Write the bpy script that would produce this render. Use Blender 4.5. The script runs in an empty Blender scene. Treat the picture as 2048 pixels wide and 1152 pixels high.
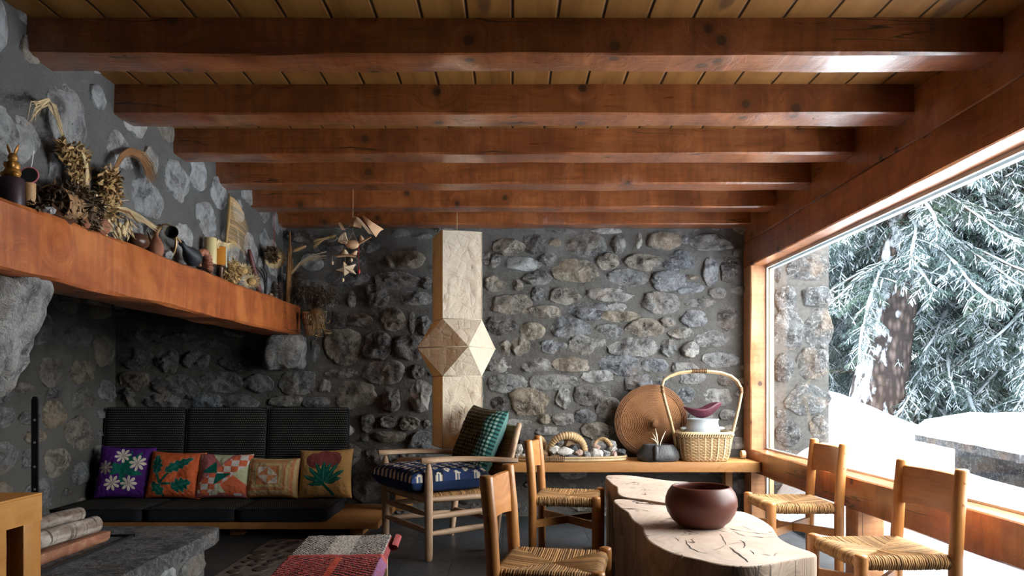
import bpy, bmesh, math, random
import numpy as np
from mathutils import Vector, Matrix, noise as mnoise

SC = bpy.context.scene
COL = SC.collection
PI = math.pi

# ------------------------------------------------------------------ camera
F = 1450.0                       # focal length in pixels of the 2048 frame
EYE = 1.15
cam_data = bpy.data.cameras.new('camera')
cam_data.sensor_width = 36.0
cam_data.lens = F / 2048.0 * 36.0
cam_data.shift_y = 193.0 / 2048.0
cam_data.clip_start = 0.05
cam = bpy.data.objects.new('camera', cam_data)
COL.objects.link(cam)
cam.location = (0, 0, EYE)
cam.rotation_euler = (PI / 2, 0, 0)
SC.camera = cam

# ------------------------------------------------------------------ overcast winter sky
world = bpy.data.worlds.new('winter_sky')
SC.world = world
world.use_nodes = True
wn, wl = world.node_tree.nodes, world.node_tree.links
wn.clear()
w_out = wn.new('ShaderNodeOutputWorld')
w_bg = wn.new('ShaderNodeBackground')
w_tc = wn.new('ShaderNodeTexCoord')
w_sep = wn.new('ShaderNodeSeparateXYZ')
w_ramp = wn.new('ShaderNodeValToRGB')
wl.new(w_tc.outputs['Generated'], w_sep.inputs[0])
wl.new(w_sep.outputs['Z'], w_ramp.inputs[0])
w_ramp.color_ramp.elements[0].position = 0.0
w_ramp.color_ramp.elements[0].color = (1.0, 0.98, 0.95, 1)
w_ramp.color_ramp.elements[1].position = 0.7
w_ramp.color_ramp.elements[1].color = (1.0, 0.99, 0.97, 1)
wl.new(w_ramp.outputs[0], w_bg.inputs[0])
w_bg.inputs[1].default_value = 3.0
wl.new(w_bg.outputs[0], w_out.inputs[0])

# a low veiled winter sun high over the glazed side
sun_d = bpy.data.lights.new('veiled_sun', 'SUN')
sun_d.energy = 3.5
sun_d.angle = math.radians(50)
sun_d.color = (1.0, 0.97, 0.93)
sun = bpy.data.objects.new('veiled_sun', sun_d)
COL.objects.link(sun)
sun.rotation_euler = Vector((-0.42, -0.22, -0.88)).to_track_quat('-Z', 'Y').to_euler()

def portal(name, loc, rot, sx, sy):
    """tells the renderer where the sky comes in; gives no light of its own"""
    d = bpy.data.lights.new(name, 'AREA')
    d.shape = 'RECTANGLE'
    d.size, d.size_y = sx, sy
    d.cycles.is_portal = True
    o = bpy.data.objects.new(name, d)
    COL.objects.link(o)
    o.location = loc
    o.rotation_euler = rot

portal('window_portal', (2.23, 4.25, 1.38), (0, PI / 2, 0), 1.56, 3.8)
portal('low_window_portal', (2.23, 4.25, 0.20), (0, PI / 2, 0), 0.4, 3.8)

vs = SC.view_settings
vs.view_transform = 'Standard'
vs.look = 'None'
vs.gamma = 1.0
vs.use_curve_mapping = False
vs.exposure = 2.4
SC.cycles.max_bounces = 10
SC.cycles.diffuse_bounces = 2
SC.cycles.transparent_max_bounces = 8
SC.cycles.sample_clamp_indirect = 6.0

# ------------------------------------------------------------------ mesh helpers
def lerp(a, b, t): return a + (b - a) * t
def sstep(a, b, x):
    t = max(0.0, min(1.0, (x - a) / (b - a))); return t * t * (3 - 2 * t)
def nz(x, y, z=0.0): return mnoise.noise(Vector((x, y, z)))
def fbm(x, y, z=0.0, o=3):
    s, a = 0.0, 1.0
    for _ in range(o):
        s += a * nz(x, y, z); x *= 2.03; y *= 2.03; z *= 2.03; a *= 0.5
    return s

def uv_map(me, mode):
    lay = me.uv_layers.new(name='UVMap')
    for p in me.polygons:
        n = p.normal
        cs = [me.vertices[i].co for i in p.vertices]
        if mode == 'box':
            ax = max(range(3), key=lambda i: abs(n[i]))
            i, j = [(1, 2), (0, 2), (0, 1)][ax]
            q = [(c[i], c[j]) for c in cs]
        else:
            q = []
            for c in cs:
                a = math.atan2(c[1], c[0]) / (2 * PI)
                q.append([a, c[2] if mode == 'cyl' else math.hypot(c[0], c[1])])
            lo = max(x[0] for x in q)
            for x in q:
                if lo - x[0] > .5: x[0] += 1
        for li, x in zip(p.loop_indices, q): lay.data[li].uv = x

class MB:
    """collects geometry that is linked as ONE mesh object"""
    def __init__(self):
        self.v, self.f, self.m, self.c = [], [], [], []
        self.M = Matrix.Identity(4)
        self.mat = 0
        self.use_col = False
    def add(self, verts, faces, mat=None, cols=None):
        b = len(self.v)
        M = self.M
        self.v.extend([tuple(M @ Vector(p)) for p in verts])
        k = self.mat if mat is None else mat
        for i, fc in enumerate(faces):
            self.f.append([b + q for q in fc])
            self.m.append(k)
            if cols is not None:
                self.c.append(cols[i] if isinstance(cols, list) else cols); self.use_col = True
            else:
                self.c.append((1, 1, 1))
        return self
    def box(self, x0, x1, y0, y1, z0, z1, bev=0.0, mat=None):
        if bev <= 0:
            vs_ = [(x, y, z) for z in (z0, z1) for y in (y0, y1) for x in (x0, x1)]
            fs = [(0, 2, 3, 1), (4, 5, 7, 6), (0, 1, 5, 4), (2, 6, 7, 3), (0, 4, 6, 2), (1, 3, 7, 5)]
            return self.add(vs_, fs, mat)
        bm = bmesh.new()
        bmesh.ops.create_cube(bm, size=1.0)
        for q in bm.verts:
            q.co = Vector((lerp(x0, x1, q.co.x + .5), lerp(y0, y1, q.co.y + .5), lerp(z0, z1, q.co.z + .5)))
        bmesh.ops.bevel(bm, geom=bm.edges[:], offset=bev, segments=2, affect='EDGES', profile=0.6)
        self.bm(bm, mat)
        return self
    def bm(self, bm, mat=None):
        bm.verts.index_update()
        self.add([tuple(q.co) for q in bm.verts], [[q.index for q in fc.verts] for fc in bm.faces], mat)
        bm.free()
    def tube(self, pts, rad, n=8, mat=None, caps=True, flat=1.0, up=(0, 0, 1), cols=None, closed=False):
        pts = [Vector(p) for p in pts]
        k = len(pts)
        if not hasattr(rad, '__len__'): rad = [rad] * k
        vs_, fs = [], []
        upv = Vector(up)
        side0 = None
        for i, p in enumerate(pts):
            if closed: t = pts[(i + 1) % k] - pts[i - 1]
            else: t = pts[min(i + 1, k - 1)] - pts[max(i - 1, 0)]
            if t.length < 1e-9: t = Vector((0, 0, 1))
            t.normalize()
            if side0 is None:
                s = t.cross(upv)
                if s.length < 1e-3: s = t.cross(Vector((1, 0, 0)))
            else:
                s = side0 - t * side0.dot(t)
                if s.length < 1e-4: s = t.cross(upv)
            s.normalize(); side0 = s
            u = s.cross(t)
            for j in range(n):
                a = 2 * PI * j / n
                vs_.append(tuple(p + (s * math.cos(a) + u * math.sin(a) * flat) * rad[i]))
        segs = k if closed else k - 1
        for i in range(segs):
            i2 = (i + 1) % k
            for j in range(n):
                j2 = (j + 1) % n
                fs.append((i * n + j, i * n + j2, i2 * n + j2, i2 * n + j))
        if caps and not closed:
            fs.append(tuple(range(n - 1, -1, -1)))
            fs.append(tuple((k - 1) * n + j for j in range(n)))
        return self.add(vs_, fs, mat, cols)
    def lathe(self, prof, n=24, mat=None, wob=None, cap0=True, cap1=True, sx=1.0, sy=1.0, cx=0, cy=0):
        vs_, fs = [], []
        for (r, z) in prof:
            for j in range(n):
                a = 2 * PI * j / n
                q = r * (1 + (wob(a, z) if wob else 0))
                vs_.append((cx + q * math.cos(a) * sx, cy + q * math.sin(a) * sy, z))
        k = len(prof)
        for i in range(k - 1):
            for j in range(n):
                j2 = (j + 1) % n
                fs.append((i * n + j, i * n + j2, (i + 1) * n + j2, (i + 1) * n + j))
        if cap0: fs.append(tuple(range(n - 1, -1, -1)))
        if cap1: fs.append(tuple((k - 1) * n + j for j in range(n)))
        return self.add(vs_, fs, mat)
    def blob(self, c, r, sub=2, amp=0.15, fr=2.0, seed=0.0, scale=(1, 1, 1), mat=None, facet=0):
        bm = bmesh.new()
        bmesh.ops.create_icosphere(bm, subdivisions=sub, radius=1.0)
        rnd = random.Random(int(seed * 977) + 5)
        planes = []
        for _ in range(facet):
            d = Vector((rnd.gauss(0, 1), rnd.gauss(0, 1), rnd.gauss(0, 1))).normalized()
            planes.append((d, rnd.uniform(.62, .85)))
        for q in bm.verts:
            p = q.co.copy()
            k = 1 + amp * fbm(p.x * fr + seed, p.y * fr - seed, p.z * fr + seed * .7, 3)
            p = p * k
            for d, h in planes:
                e = p.dot(d) - h
                if e > 0: p -= d * e
            q.co = Vector((c[0] + p.x * r * scale[0], c[1] + p.y * r * scale[1], c[2] + p.z * r * scale[2]))
        self.bm(bm, mat)
        return self
    def ribbon(self, pts, width, nrm=(0, 0, 1), mat=None, cols=None, fold=0.0):
        pts = [Vector(p) for p in pts]
        k = len(pts)
        if not hasattr(width, '__len__'): width = [width] * k
        nv = Vector(nrm)
        vs_, fs = [], []
        for i, p in enumerate(pts):
            t = pts[min(i + 1, k - 1)] - pts[max(i - 1, 0)]
            s = t.cross(nv)
            if s.length < 1e-6: s = t.cross(Vector((1, .3, .2)))
            s.normalize()
            u = s.cross(t); u.normalize()
            w = width[i] * .5
            vs_ += [tuple(p - s * w + u * fold * w), tuple(p), tuple(p + s * w + u * fold * w)]
        for i in range(k - 1):
            a = i * 3
            fs += [(a, a + 1, a + 4, a + 3), (a + 1, a + 2, a + 5, a + 4)]
        return self.add(vs_, fs, mat, cols)
    def prism(self, outline, z0, z1, bev=0.0, mat=None, top_fn=None, mat_side=None):
        """closed outline (x, y) pulled from z0 up to z1, edges eased"""
        n = len(outline)
        cx = sum(p[0] for p in outline) / n; cy = sum(p[1] for p in outline) / n
        rings = []
        if bev > 0:
            rings = [(1.0, z0), (1.0, z1 - bev), (None, z1 - bev * .3), ('in', z1)]
        else: rings = [(1.0, z0), (1.0, z1)]
        vs_, fs = [], []
        def off(i, d):
            a = Vector(outline[i - 1]); b = Vector(outline[(i + 1) % n]); t = (b - a)
            if t.length < 1e-9: t = Vector((1, 0))
            t.normalize(); nn = Vector((-t.y, t.x)); p = Vector(outline[i])
            return p + nn * d
        area = sum(outline[i - 1][0] * outline[i][1] - outline[i][0] * outline[i - 1][1] for i in range(n))
        sgn = 1 if area > 0 else -1
        for key, z in rings:
            d = 0 if key == 1.0 else (bev * .3 if key is None else bev)
            for i in range(n):
                p = off(i, d * sgn) if d else Vector(outline[i])
                vs_.append((p.x, p.y, z))
        k = len(rings)
        for r in range(k - 1):
            for i in range(n):
                i2 = (i + 1) % n
                fs.append((r * n + i, r * n + i2, (r + 1) * n + i2, (r + 1) * n + i))
        self.add(vs_, fs, mat_side if mat_side is not None else mat)
        self.add(vs_[-n:], [tuple(range(n))], mat)
        self.add(vs_[:n], [tuple(range(n - 1, -1, -1))], mat)
        return self
    def build(self, name, mats, parent=None, smooth=True, sharp=40, loc=None, uv=None):
        me = bpy.data.meshes.new(name)
        me.from_pydata(self.v, [], self.f)
        if not isinstance(mats, (list, tuple)): mats = [mats]
        for m in mats: me.materials.append(m)
        if len(mats) > 1: me.polygons.foreach_set('material_index', self.m)
        if self.use_col:
            at = me.color_attributes.new('tint', 'FLOAT_COLOR', 'CORNER')
            arr = np.ones((len(me.loops), 4), np.float32)
            i = 0
            for fc, c in zip(self.f, self.c):
                arr[i:i + len(fc), :3] = c; i += len(fc)
            at.data.foreach_set('color', arr.ravel())
        bm = bmesh.new(); bm.from_mesh(me)
        bmesh.ops.recalc_face_normals(bm, faces=bm.faces[:])
        bm.to_mesh(me); bm.free()
        me.polygons.foreach_set('use_smooth', [smooth] * len(me.polygons))
        if smooth and sharp: me.set_sharp_from_angle(angle=math.radians(sharp))
        if uv: uv_map(me, uv)
        me.update()
        o = bpy.data.objects.new(name, me)
        COL.objects.link(o)
        if parent is not None: o.parent = parent
        if loc is not None: o.location = loc
        return o

def thing(name, label, cat, loc=(0, 0, 0), rotz=0.0, group=None):
    o = bpy.data.objects.new(name, None)
    COL.objects.link(o)
    o.empty_display_size = 0.05
    o.location = loc
    o.rotation_euler = (0, 0, rotz)
    o['label'] = label; o['category'] = cat
    if group: o['group'] = group
    return o
def tag(o, label, cat, group=None, kind=None):
    o['label'] = label; o['category'] = cat
    if group: o['group'] = group
    if kind: o['kind'] = kind
    return o
def struct(o):
    o['kind'] = 'structure'
    return o
def single(name, mb, mats, label, cat, loc=(0, 0, 0), rotz=0.0, group=None, **kw):
    """a thing that is one mesh"""
    o = mb.build(name, mats, None, **kw)
    o.location = loc; o.rotation_euler = (0, 0, rotz)
    return tag(o, label, cat, group)
def dup(root, label, loc, rotz, group=None):
    r = root.copy(); COL.objects.link(r)
    r.location = loc; r.rotation_euler = (0, 0, rotz); r['label'] = label
    if group: r['group'] = group
    for ch in list(root.children):
        c = ch.copy(); COL.objects.link(c); c.parent = r
        for g in ch.children:
            d = g.copy(); COL.objects.link(d); d.parent = c
    return r

def at(px, py, d):
    """the point that lies d metres into the room on the sight line of a photo pixel"""
    return Vector(((px - 1024) * d / F, d, EYE + (769 - py) * d / F))
def onz(px, py, z):
    d = (EYE - z) * F / (py - 769.0)
    return Vector(((px - 1024) * d / F, d, z))
# ------------------------------------------------------------------ materials
class NT:
    def __init__(self, name, rough=0.6, spec=0.4):
        self.mat = bpy.data.materials.new(name)
        self.mat.use_nodes = True
        self.N = self.mat.node_tree.nodes; self.L = self.mat.node_tree.links
        self.b = self.N['Principled BSDF']
        self.b.inputs['Roughness'].default_value = rough
        self.b.inputs['Specular IOR Level'].default_value = spec
    def n(self, t, **kw):
        q = self.N.new(t)
        for k, v in kw.items(): setattr(q, k, v)
        return q
    def val(self, sock, v):
        if hasattr(v, 'links'): self.L.new(v, sock)
        elif v is not None: sock.default_value = v
    def coord(self, scale=(1, 1, 1), rnd=True, kind='Object', rot=(0, 0, 0)):
        tc = self.n('ShaderNodeTexCoord')
        mp = self.n('ShaderNodeMapping')
        mp.inputs['Scale'].default_value = scale
        mp.inputs['Rotation'].default_value = rot
        self.L.new(tc.outputs[kind], mp.inputs[0])
        if rnd:
            oi = self.n('ShaderNodeObjectInfo')
            ml = self.math('MULTIPLY', oi.outputs['Random'], 37.0)
            self.L.new(ml, mp.inputs['Location'])
        return mp.outputs[0]
    def noise(self, vec, scale=5, detail=4, rough=.55, dist=0.0, out='Fac'):
        q = self.n('ShaderNodeTexNoise')
        self.L.new(vec, q.inputs['Vector'])
        q.inputs['Scale'].default_value = scale; q.inputs['Detail'].default_value = detail
        q.inputs['Roughness'].default_value = rough; q.inputs['Distortion'].default_value = dist
        return q.outputs[out]
    def voro(self, vec, scale=5, feature='F1', out='Distance', rnd=1.0, dim='3D'):
        q = self.n('ShaderNodeTexVoronoi', feature=feature, voronoi_dimensions=dim)
        self.L.new(vec, q.inputs['Vector'])
        q.inputs['Scale'].default_value = scale
        q.inputs['Randomness'].default_value = rnd
        return q.outputs[out]
    def math(self, op, a, b=None, c=None, clamp=False):
        q = self.n('ShaderNodeMath', operation=op)
        q.use_clamp = clamp
        self.val(q.inputs[0], a)
        if b is not None: self.val(q.inputs[1], b)
        if c is not None: self.val(q.inputs[2], c)
        return q.outputs[0]
    def rng(self, v, a, b, c=0.0, d=1.0):
        q = self.n('ShaderNodeMapRange')
        q.clamp = True
        self.L.new(v, q.inputs[0])
        for i, x in enumerate((a, b, c, d)): q.inputs[i + 1].default_value = x
        return q.outputs[0]
    def ramp(self, v, stops):
        q = self.n('ShaderNodeValToRGB')
        e = q.color_ramp.elements
        while len(e) < len(stops): e.new(0.5)
        for k, (p, c) in enumerate(stops):
            e[k].position = p; e[k].color = (c[0], c[1], c[2], 1)
        self.L.new(v, q.inputs[0])
        return q.outputs[0]
    def mix(self, f, a, b, mode='MIX'):
        q = self.n('ShaderNodeMix', data_type='RGBA', blend_type=mode)
        self.val(q.inputs[0], f)
        for s, v in ((q.inputs[6], a), (q.inputs[7], b)):
            if isinstance(v, tuple): s.default_value = (v[0], v[1], v[2], 1)
            else: self.val(s, v)
        return q.outputs[2]
    def sep(self, vec):
        q = self.n('ShaderNodeSeparateXYZ'); self.L.new(vec, q.inputs[0]); return q.outputs
    def col(self, c):
        if isinstance(c, tuple): self.b.inputs['Base Color'].default_value = (c[0], c[1], c[2], 1)
        else: self.L.new(c, self.b.inputs['Base Color'])
    def bump(self, h, strength=.3, dist=.01, prev=None):
        q = self.n('ShaderNodeBump')
        q.inputs['Strength'].default_value = strength; q.inputs['Distance'].default_value = dist
        self.L.new(h, q.inputs['Height'])
        if prev is not None: self.L.new(prev, q.inputs['Normal'])
        self.L.new(q.outputs[0], self.b.inputs['Normal'])
        return q.outputs[0]
    def island(self):
        g = self.n('ShaderNodeNewGeometry'); return g.outputs['Random Per Island']
    def attr(self, name='tint'):
        q = self.n('ShaderNodeAttribute'); q.attribute_name = name; return q.outputs['Color']

def wood(name, dark, mid, light, axis=0, across=5.0, along=.45, rough=.5, knots=0.0, cracks=0.0, hewn=0.0, bump=.25, spec=.4, coat=0.0, knot_col=(.05, .018, .008)):
    t = NT(name, rough, spec)
    s = [across] * 3; s[axis] = along
    v = t.coord(tuple(s))
    xyz = t.sep(t.coord((3.1, 3.1, 3.1)))
    oth = [i for i in range(3) if i != axis]
    ck2 = t.n('ShaderNodeCombineXYZ')
    t.L.new(xyz[axis], ck2.inputs[0]); t.L.new(t.math('ADD', xyz[oth[0]], xyz[oth[1]]), ck2.inputs[1])
    vk = ck2.outputs[0]
    kd = t.voro(vk, 1.0, dim='2D')
    bend = t.noise(v, .7, 2)
    vv = t.n('ShaderNodeVectorMath', operation='ADD')
    t.L.new(v, vv.inputs[0])
    cmb = t.n('ShaderNodeCombineXYZ')
    kb = t.rng(kd, .0, .40, .9, 0.0)
    for i in range(3):
        if i != axis: t.L.new(t.math('ADD', bend, kb), cmb.inputs[i])
    t.L.new(cmb.outputs[0], vv.inputs[1])
    g1 = t.noise(vv.outputs[0], 1.6, 5, .6, .4)
    g2 = t.noise(vv.outputs[0], 9.0, 4, .65, .2)
    f = t.math('ADD', t.math('MULTIPLY', g1, .62), t.math('MULTIPLY', g2, .38))
    c = t.ramp(f, [(.3, dark), (.5, mid), (.68, light)])
    vb = t.coord((1.3, 1.3, 1.3))
    big = t.noise(vb, 1.0, 3)
    c = t.mix(t.rng(big, .35, .7, 0, .45), c, dark)
    hgt = f
    if hewn > 0:
        s4 = [2.2] * 3; s4[axis] = 30.0
        sw = t.noise(t.coord(tuple(s4)), 1.0, 3, .6)
        s5 = [2.5] * 3; s5[axis] = 5.0
        ad = t.noise(t.coord(tuple(s5)), 1.0, 3, .55, .5)
        c = t.mix(t.math('MULTIPLY', t.rng(sw, .45, .62), hewn * .5), c, dark)
        c = t.mix(t.math('MULTIPLY', t.rng(ad, .52, .66), hewn * .65), c, dark)
        c = t.mix(t.math('MULTIPLY', t.rng(ad, .46, .36), hewn * .45), c, light)
        hgt = t.math('ADD', f, t.math('ADD', t.math('MULTIPLY', sw, .35), t.math('MULTIPLY', ad, 2.2 * hewn)))
    if knots > 0:
        gate = t.math('GREATER_THAN', t.voro(vk, 1.0, out='Color', dim='2D'), 1 - knots)
        rad = t.math('ADD', kd, t.math('MULTIPLY', t.noise(v, 6, 3), .05))
        k1 = t.math('MULTIPLY', t.rng(rad, .075, .105, .95, 0), gate)
        k2 = t.math('MULTIPLY', t.rng(rad, .09, .22, .6, 0), gate)
        c = t.mix(k2, c, dark)
        c = t.mix(k1, c, knot_col)
    if cracks > 0:
        s3 = [3.2] * 3; s3[axis] = .22
        nn = t.noise(t.coord(tuple(s3)), 1.3, 4, .6)
        r = t.math('ABSOLUTE', t.math('SUBTRACT', nn, .5))
        gate = t.rng(t.noise(t.coord((1.1, 1.1, 1.1)), 1.2, 1), .5, .58)
        ck = t.math('MULTIPLY', t.rng(r, .0025, .007, cracks, 0), gate)
        c = t.mix(ck, c, (.02, .008, .004))
    t.col(c)
    rr = t.rng(g2, .3, .7, rough - .07, rough + .1)
    t.L.new(rr, t.b.inputs['Roughness'])
    t.bump(hgt, bump, .012)
    if coat:
        t.b.inputs['Coat Weight'].default_value = coat; t.b.inputs['Coat Roughness'].default_value = .22
    return t.mat

def plain(name, c, rough=.6, var=.25, scale=12, bump=.15, bdist=.004, spec=.4, metal=0.0, c2=None, island=0.0):
    t = NT(name, rough, spec)
    v = t.coord((1, 1, 1))
    f = t.noise(v, scale, 5, .6)
    lo = tuple(x * (1 - var) for x in c) if c2 is None else c2
    hi = tuple(min(1, x * (1 + var)) for x in c)
    cc = t.ramp(f, [(.3, lo), (.7, hi)])
    if island:
        cc = t.mix(island, cc, t.ramp(t.island(), [(0, tuple(x * .35 for x in c)), (.5, c), (1, tuple(min(1, x * 1.7) for x in c))]))
    t.col(cc)
    t.b.inputs['Metallic'].default_value = metal
    if bump: t.bump(t.noise(v, scale * 3, 5, .65), bump, bdist)
    return t.mat

def painted(name, rough=.75, bump=.25, weave=600.0, sheen=.0, fine=.2):
    """cloth whose pattern is kept in the mesh"""
    t = NT(name, rough, .2)
    v = t.coord((1, 1, 1))
    f = t.noise(v, 160, 2, .6)
    t.col(t.mix(t.rng(f, .3, .7, 0, fine), t.attr(), (.02, .02, .02)))
    t.bump(t.noise(v, 55, 4, .6), bump, .004)
    return t.mat

def soot_and_shade(t, c):
    """smoke stain and the shade under the mantel, both painted into the masonry colour"""
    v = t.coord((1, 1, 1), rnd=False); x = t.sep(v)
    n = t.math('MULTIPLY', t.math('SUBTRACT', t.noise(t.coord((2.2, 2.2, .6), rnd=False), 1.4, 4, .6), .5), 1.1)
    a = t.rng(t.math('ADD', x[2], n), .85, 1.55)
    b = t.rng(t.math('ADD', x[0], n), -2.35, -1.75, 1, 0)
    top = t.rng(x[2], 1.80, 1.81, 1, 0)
    return t.mix(t.math('MULTIPLY', t.math('MULTIPLY', t.math('MULTIPLY', a, b), top), .8), c, (.022, .019, .017))  # darkens for soot streaks and for the alcove shade alike

def stone_mat(name, rough=.85, use_attr=True, base=(.33, .33, .33)):
    t = NT(name, rough, .3)
    v = t.coord((1, 1, 1), rnd=False)
    c = t.attr() if use_attr else None
    n1 = t.noise(v, 9, 6, .65, .6)
    n2 = t.noise(v, 38, 6, .7, .3)
    n3 = t.noise(v, 3.2, 3, .5)
    if c is None: c = t.mix(0.0, base, base)
    dk = t.mix(1.0, c, (.30, .29, .30), 'MULTIPLY')
    lt = t.mix(.5, c, (.62, .60, .58))
    cc = t.mix(t.rng(n1, .38, .6), dk, c)
    cc = t.mix(t.rng(n2, .52, .72, 0, .75), cc, lt)
    rust = t.mix(.55, c, (.30, .19, .10))
    cc = t.mix(t.rng(n3, .54, .7, 0, .6), cc, rust)
    veins = t.math('ABSOLUTE', t.math('SUBTRACT', t.noise(v, 6, 5, .6, 1.5), .5))
    cc = t.mix(t.rng(veins, .0, .012, .6, 0), cc, lt)
    if use_attr: cc = soot_and_shade(t, cc)
    t.col(cc)
    h = t.math('ADD', t.math('MULTIPLY', n1, 1.0), t.math('MULTIPLY', n2, .55))
    t.bump(h, 1.0, .05)
    return t.mat

def mortar_mat():
    t = NT('mortar', .95, .15)
    v = t.coord((1, 1, 1), rnd=False)
    n1 = t.noise(v, 2.2, 4); n2 = t.noise(v, 140, 3, .7); n3 = t.noise(v, 22, 4)
    c = t.ramp(n1, [(.3, (.118, .111, .103)), (.7, (.205, .196, .184))])
    c = t.mix(t.rng(n2, .35, .7, .3, 0), c, (.07, .068, .065))
    c = soot_and_shade(t, c)
    t.col(c)
    t.bump(t.math('ADD', t.math('MULTIPLY', n2, .5), n3), .9, .03)
    return t.mat

M = {}
M['beam'] = wood('beam_wood', (.115, .029, .008), (.29, .084, .023), (.42, .145, .046), 0, 4.5, .5, .33, knots=.6, cracks=1.0, hewn=.8, bump=.5, spec=.6, coat=.8)
M['mantel'] = wood('mantel_wood', (.20, .045, .012), (.42, .11, .026), (.55, .19, .05), 1, 4.0, .9, .5, knots=.35, cracks=.9, hewn=.8, bump=.35)
M['timber_y'] = wood('window_timber', (.20, .058, .016), (.40, .135, .040), (.54, .22, .078), 1, 5, .5, .34, knots=.5, cracks=.9, hewn=.8, bump=.35, spec=.6, coat=.4)
M['timber_z'] = wood('post_timber', (.32, .125, .048), (.49, .23, .10), (.58, .32, .16), 2, 5, .6, .42, knots=.5, cracks=.9, hewn=.8, bump=.35)
M['shelf'] = wood('shelf_wood', (.28, .115, .032), (.40, .18, .055), (.48, .24, .085), 0, 6, .5, .48, bump=.12)
M['shelf_z'] = wood('shelf_leg_wood', (.28, .115, .032), (.40, .18, .055), (.48, .24, .085), 2, 6, .5, .48, bump=.12)
M['chair_z'] = wood('chair_post_wood', (.25, .085, .02), (.45, .185, .05), (.55, .26, .085), 2, 10, .9, .38, bump=.1, coat=.25)
M['chair_y'] = wood('chair_board_wood', (.25, .085, .02), (.45, .175, .045), (.55, .26, .085), 1, 9, .9, .36, bump=.1, coat=.3)
M['chair_x'] = wood('chair_rail_wood', (.25, .085, .02), (.45, .185, .05), (.55, .26, .085), 0, 9, .9, .4, bump=.1, coat=.2)
M['arm_z'] = wood('armchair_wood', (.26, .145, .082), (.46, .29, .175), (.58, .40, .26), 2, 12, .8, .5, bump=.15)
M['arm_x'] = wood('armchair_rail_wood', (.26, .145, .082), (.48, .31, .19), (.60, .42, .28), 0, 12, .8, .5, bump=.15)
M['cab'] = wood('golden_wood', (.36, .14, .03), (.50, .22, .05), (.58, .28, .08), 1, 9, .6, .45, bump=.08)
M['cab_z'] = wood('golden_post_wood', (.36, .14, .03), (.50, .22, .05), (.58, .28, .08), 2, 9, .6, .45, bump=.08)
M['trim'] = wood('pale_trim_wood', (.50, .30, .15), (.60, .40, .22), (.66, .46, .27), 2, 8, .5, .5, bump=.05)

def planks():
    t = NT('ceiling_planks', .5, .35)
    v = t.coord((7, .5, 1), rnd=False)
    tc = t.n('ShaderNodeTexCoord')
    xyz = t.sep(tc.outputs['Object'])
    k = t.math('DIVIDE', xyz[0], .186)
    idn = t.math('FLOOR', k)
    fr = t.math('FRACT', k)
    wn_ = t.n('ShaderNodeTexWhiteNoise', noise_dimensions='1D'); t.L.new(idn, wn_.inputs['W'])
    add = t.n('ShaderNodeVectorMath', operation='ADD'); t.L.new(v, add.inputs[0])
    sc = t.n('ShaderNodeVectorMath', operation='SCALE'); t.L.new(wn_.outputs['Color'], sc.inputs[0]); sc.inputs['Scale'].default_value = 30
    t.L.new(sc.outputs[0], add.inputs[1])
    g = t.noise(add.outputs[0], 1.5, 5, .6, .5)
    c = t.ramp(g, [(.3, (.12, .046, .009)), (.52, (.22, .095, .020)), (.7, (.29, .135, .034))])
    c = t.mix(t.math('MULTIPLY', wn_.outputs['Value'], .4), c, (.24, .10, .024))
    vk = t.coord((4.0, 1.4, 1), rnd=False)
    kd = t.voro(vk, 1.0)
    c = t.mix(t.rng(kd, .09, .14, .8, 0), c, (.07, .025, .008))
    edge = t.math('MINIMUM', fr, t.math('SUBTRACT', 1.0, fr))
    c = t.mix(t.rng(edge, .012, .03, 1, 0), c, (.02, .008, .003))
    t.col(c)
    t.bump(t.rng(edge, .01, .05, 0, 1), .8, .01)
    return t.mat
M['planks'] = planks()
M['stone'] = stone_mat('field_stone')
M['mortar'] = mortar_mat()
M['outmortar'] = plain('outer_mortar', (.07, .067, .063), .95, .3, 30, .4)
M['bigstone'] = stone_mat('corbel_stone', .88, False, (.42, .41, .40))
M['hearth'] = stone_mat('hearth_slab_stone', .75, False, (.15, .15, .158))
M['outstone'] = stone_mat('garden_stone', .8, False, (.10, .10, .11))

def slate():
    t = NT('slate_floor', .42, .45)
    tc = t.n('ShaderNodeTexCoord')
    br = t.n('ShaderNodeTexBrick')
    mp = t.n('ShaderNodeMapping'); mp.inputs['Rotation'].default_value = (0, 0, math.radians(90)); mp.inputs['Location'].default_value = (.1, .07, 0)
    t.L.new(tc.outputs['Object'], mp.inputs[0]); t.L.new(mp.outputs[0], br.inputs['Vector'])
    br.inputs['Scale'].default_value = 1.0
    br.inputs['Brick Width'].default_value = .52; br.inputs['Row Height'].default_value = .32
    br.inputs['Mortar Size'].default_value = .004
    br.inputs['Color1'].default_value = (.036, .040, .047, 1); br.inputs['Color2'].default_value = (.056, .060, .068, 1)
    br.inputs['Mortar'].default_value = (.02, .021, .023, 1)
    v = t.coord((1, 1, 1), rnd=False)
    n1 = t.noise(v, 5, 6, .65, .4)
    sc = t.noise(t.coord((9, 2, 1), rnd=False, rot=(0, 0, .5)), 3, 5, .7)
    c = t.mix(t.rng(n1, .3, .7, .55, 0), br.outputs['Color'], (.022, .024, .028))
    c = t.mix(t.rng(sc, .60, .78, 0, .45), c, (.15, .155, .165))
    t.col(c)
    t.L.new(t.rng(n1, .3, .7, .5, .34), t.b.inputs['Roughness'])
    t.bump(t.math('ADD', n1, t.math('MULTIPLY', br.outputs['Fac'], -.6)), .35, .012)
    return t.mat
M['slate'] = slate()
M['disc'] = plain('floor_disc_wood', (.06, .045, .038), .55, .4, 9)
M['grout'] = plain('floor_grout', (.12, .09, .075), .9, .3, 30)

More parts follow.
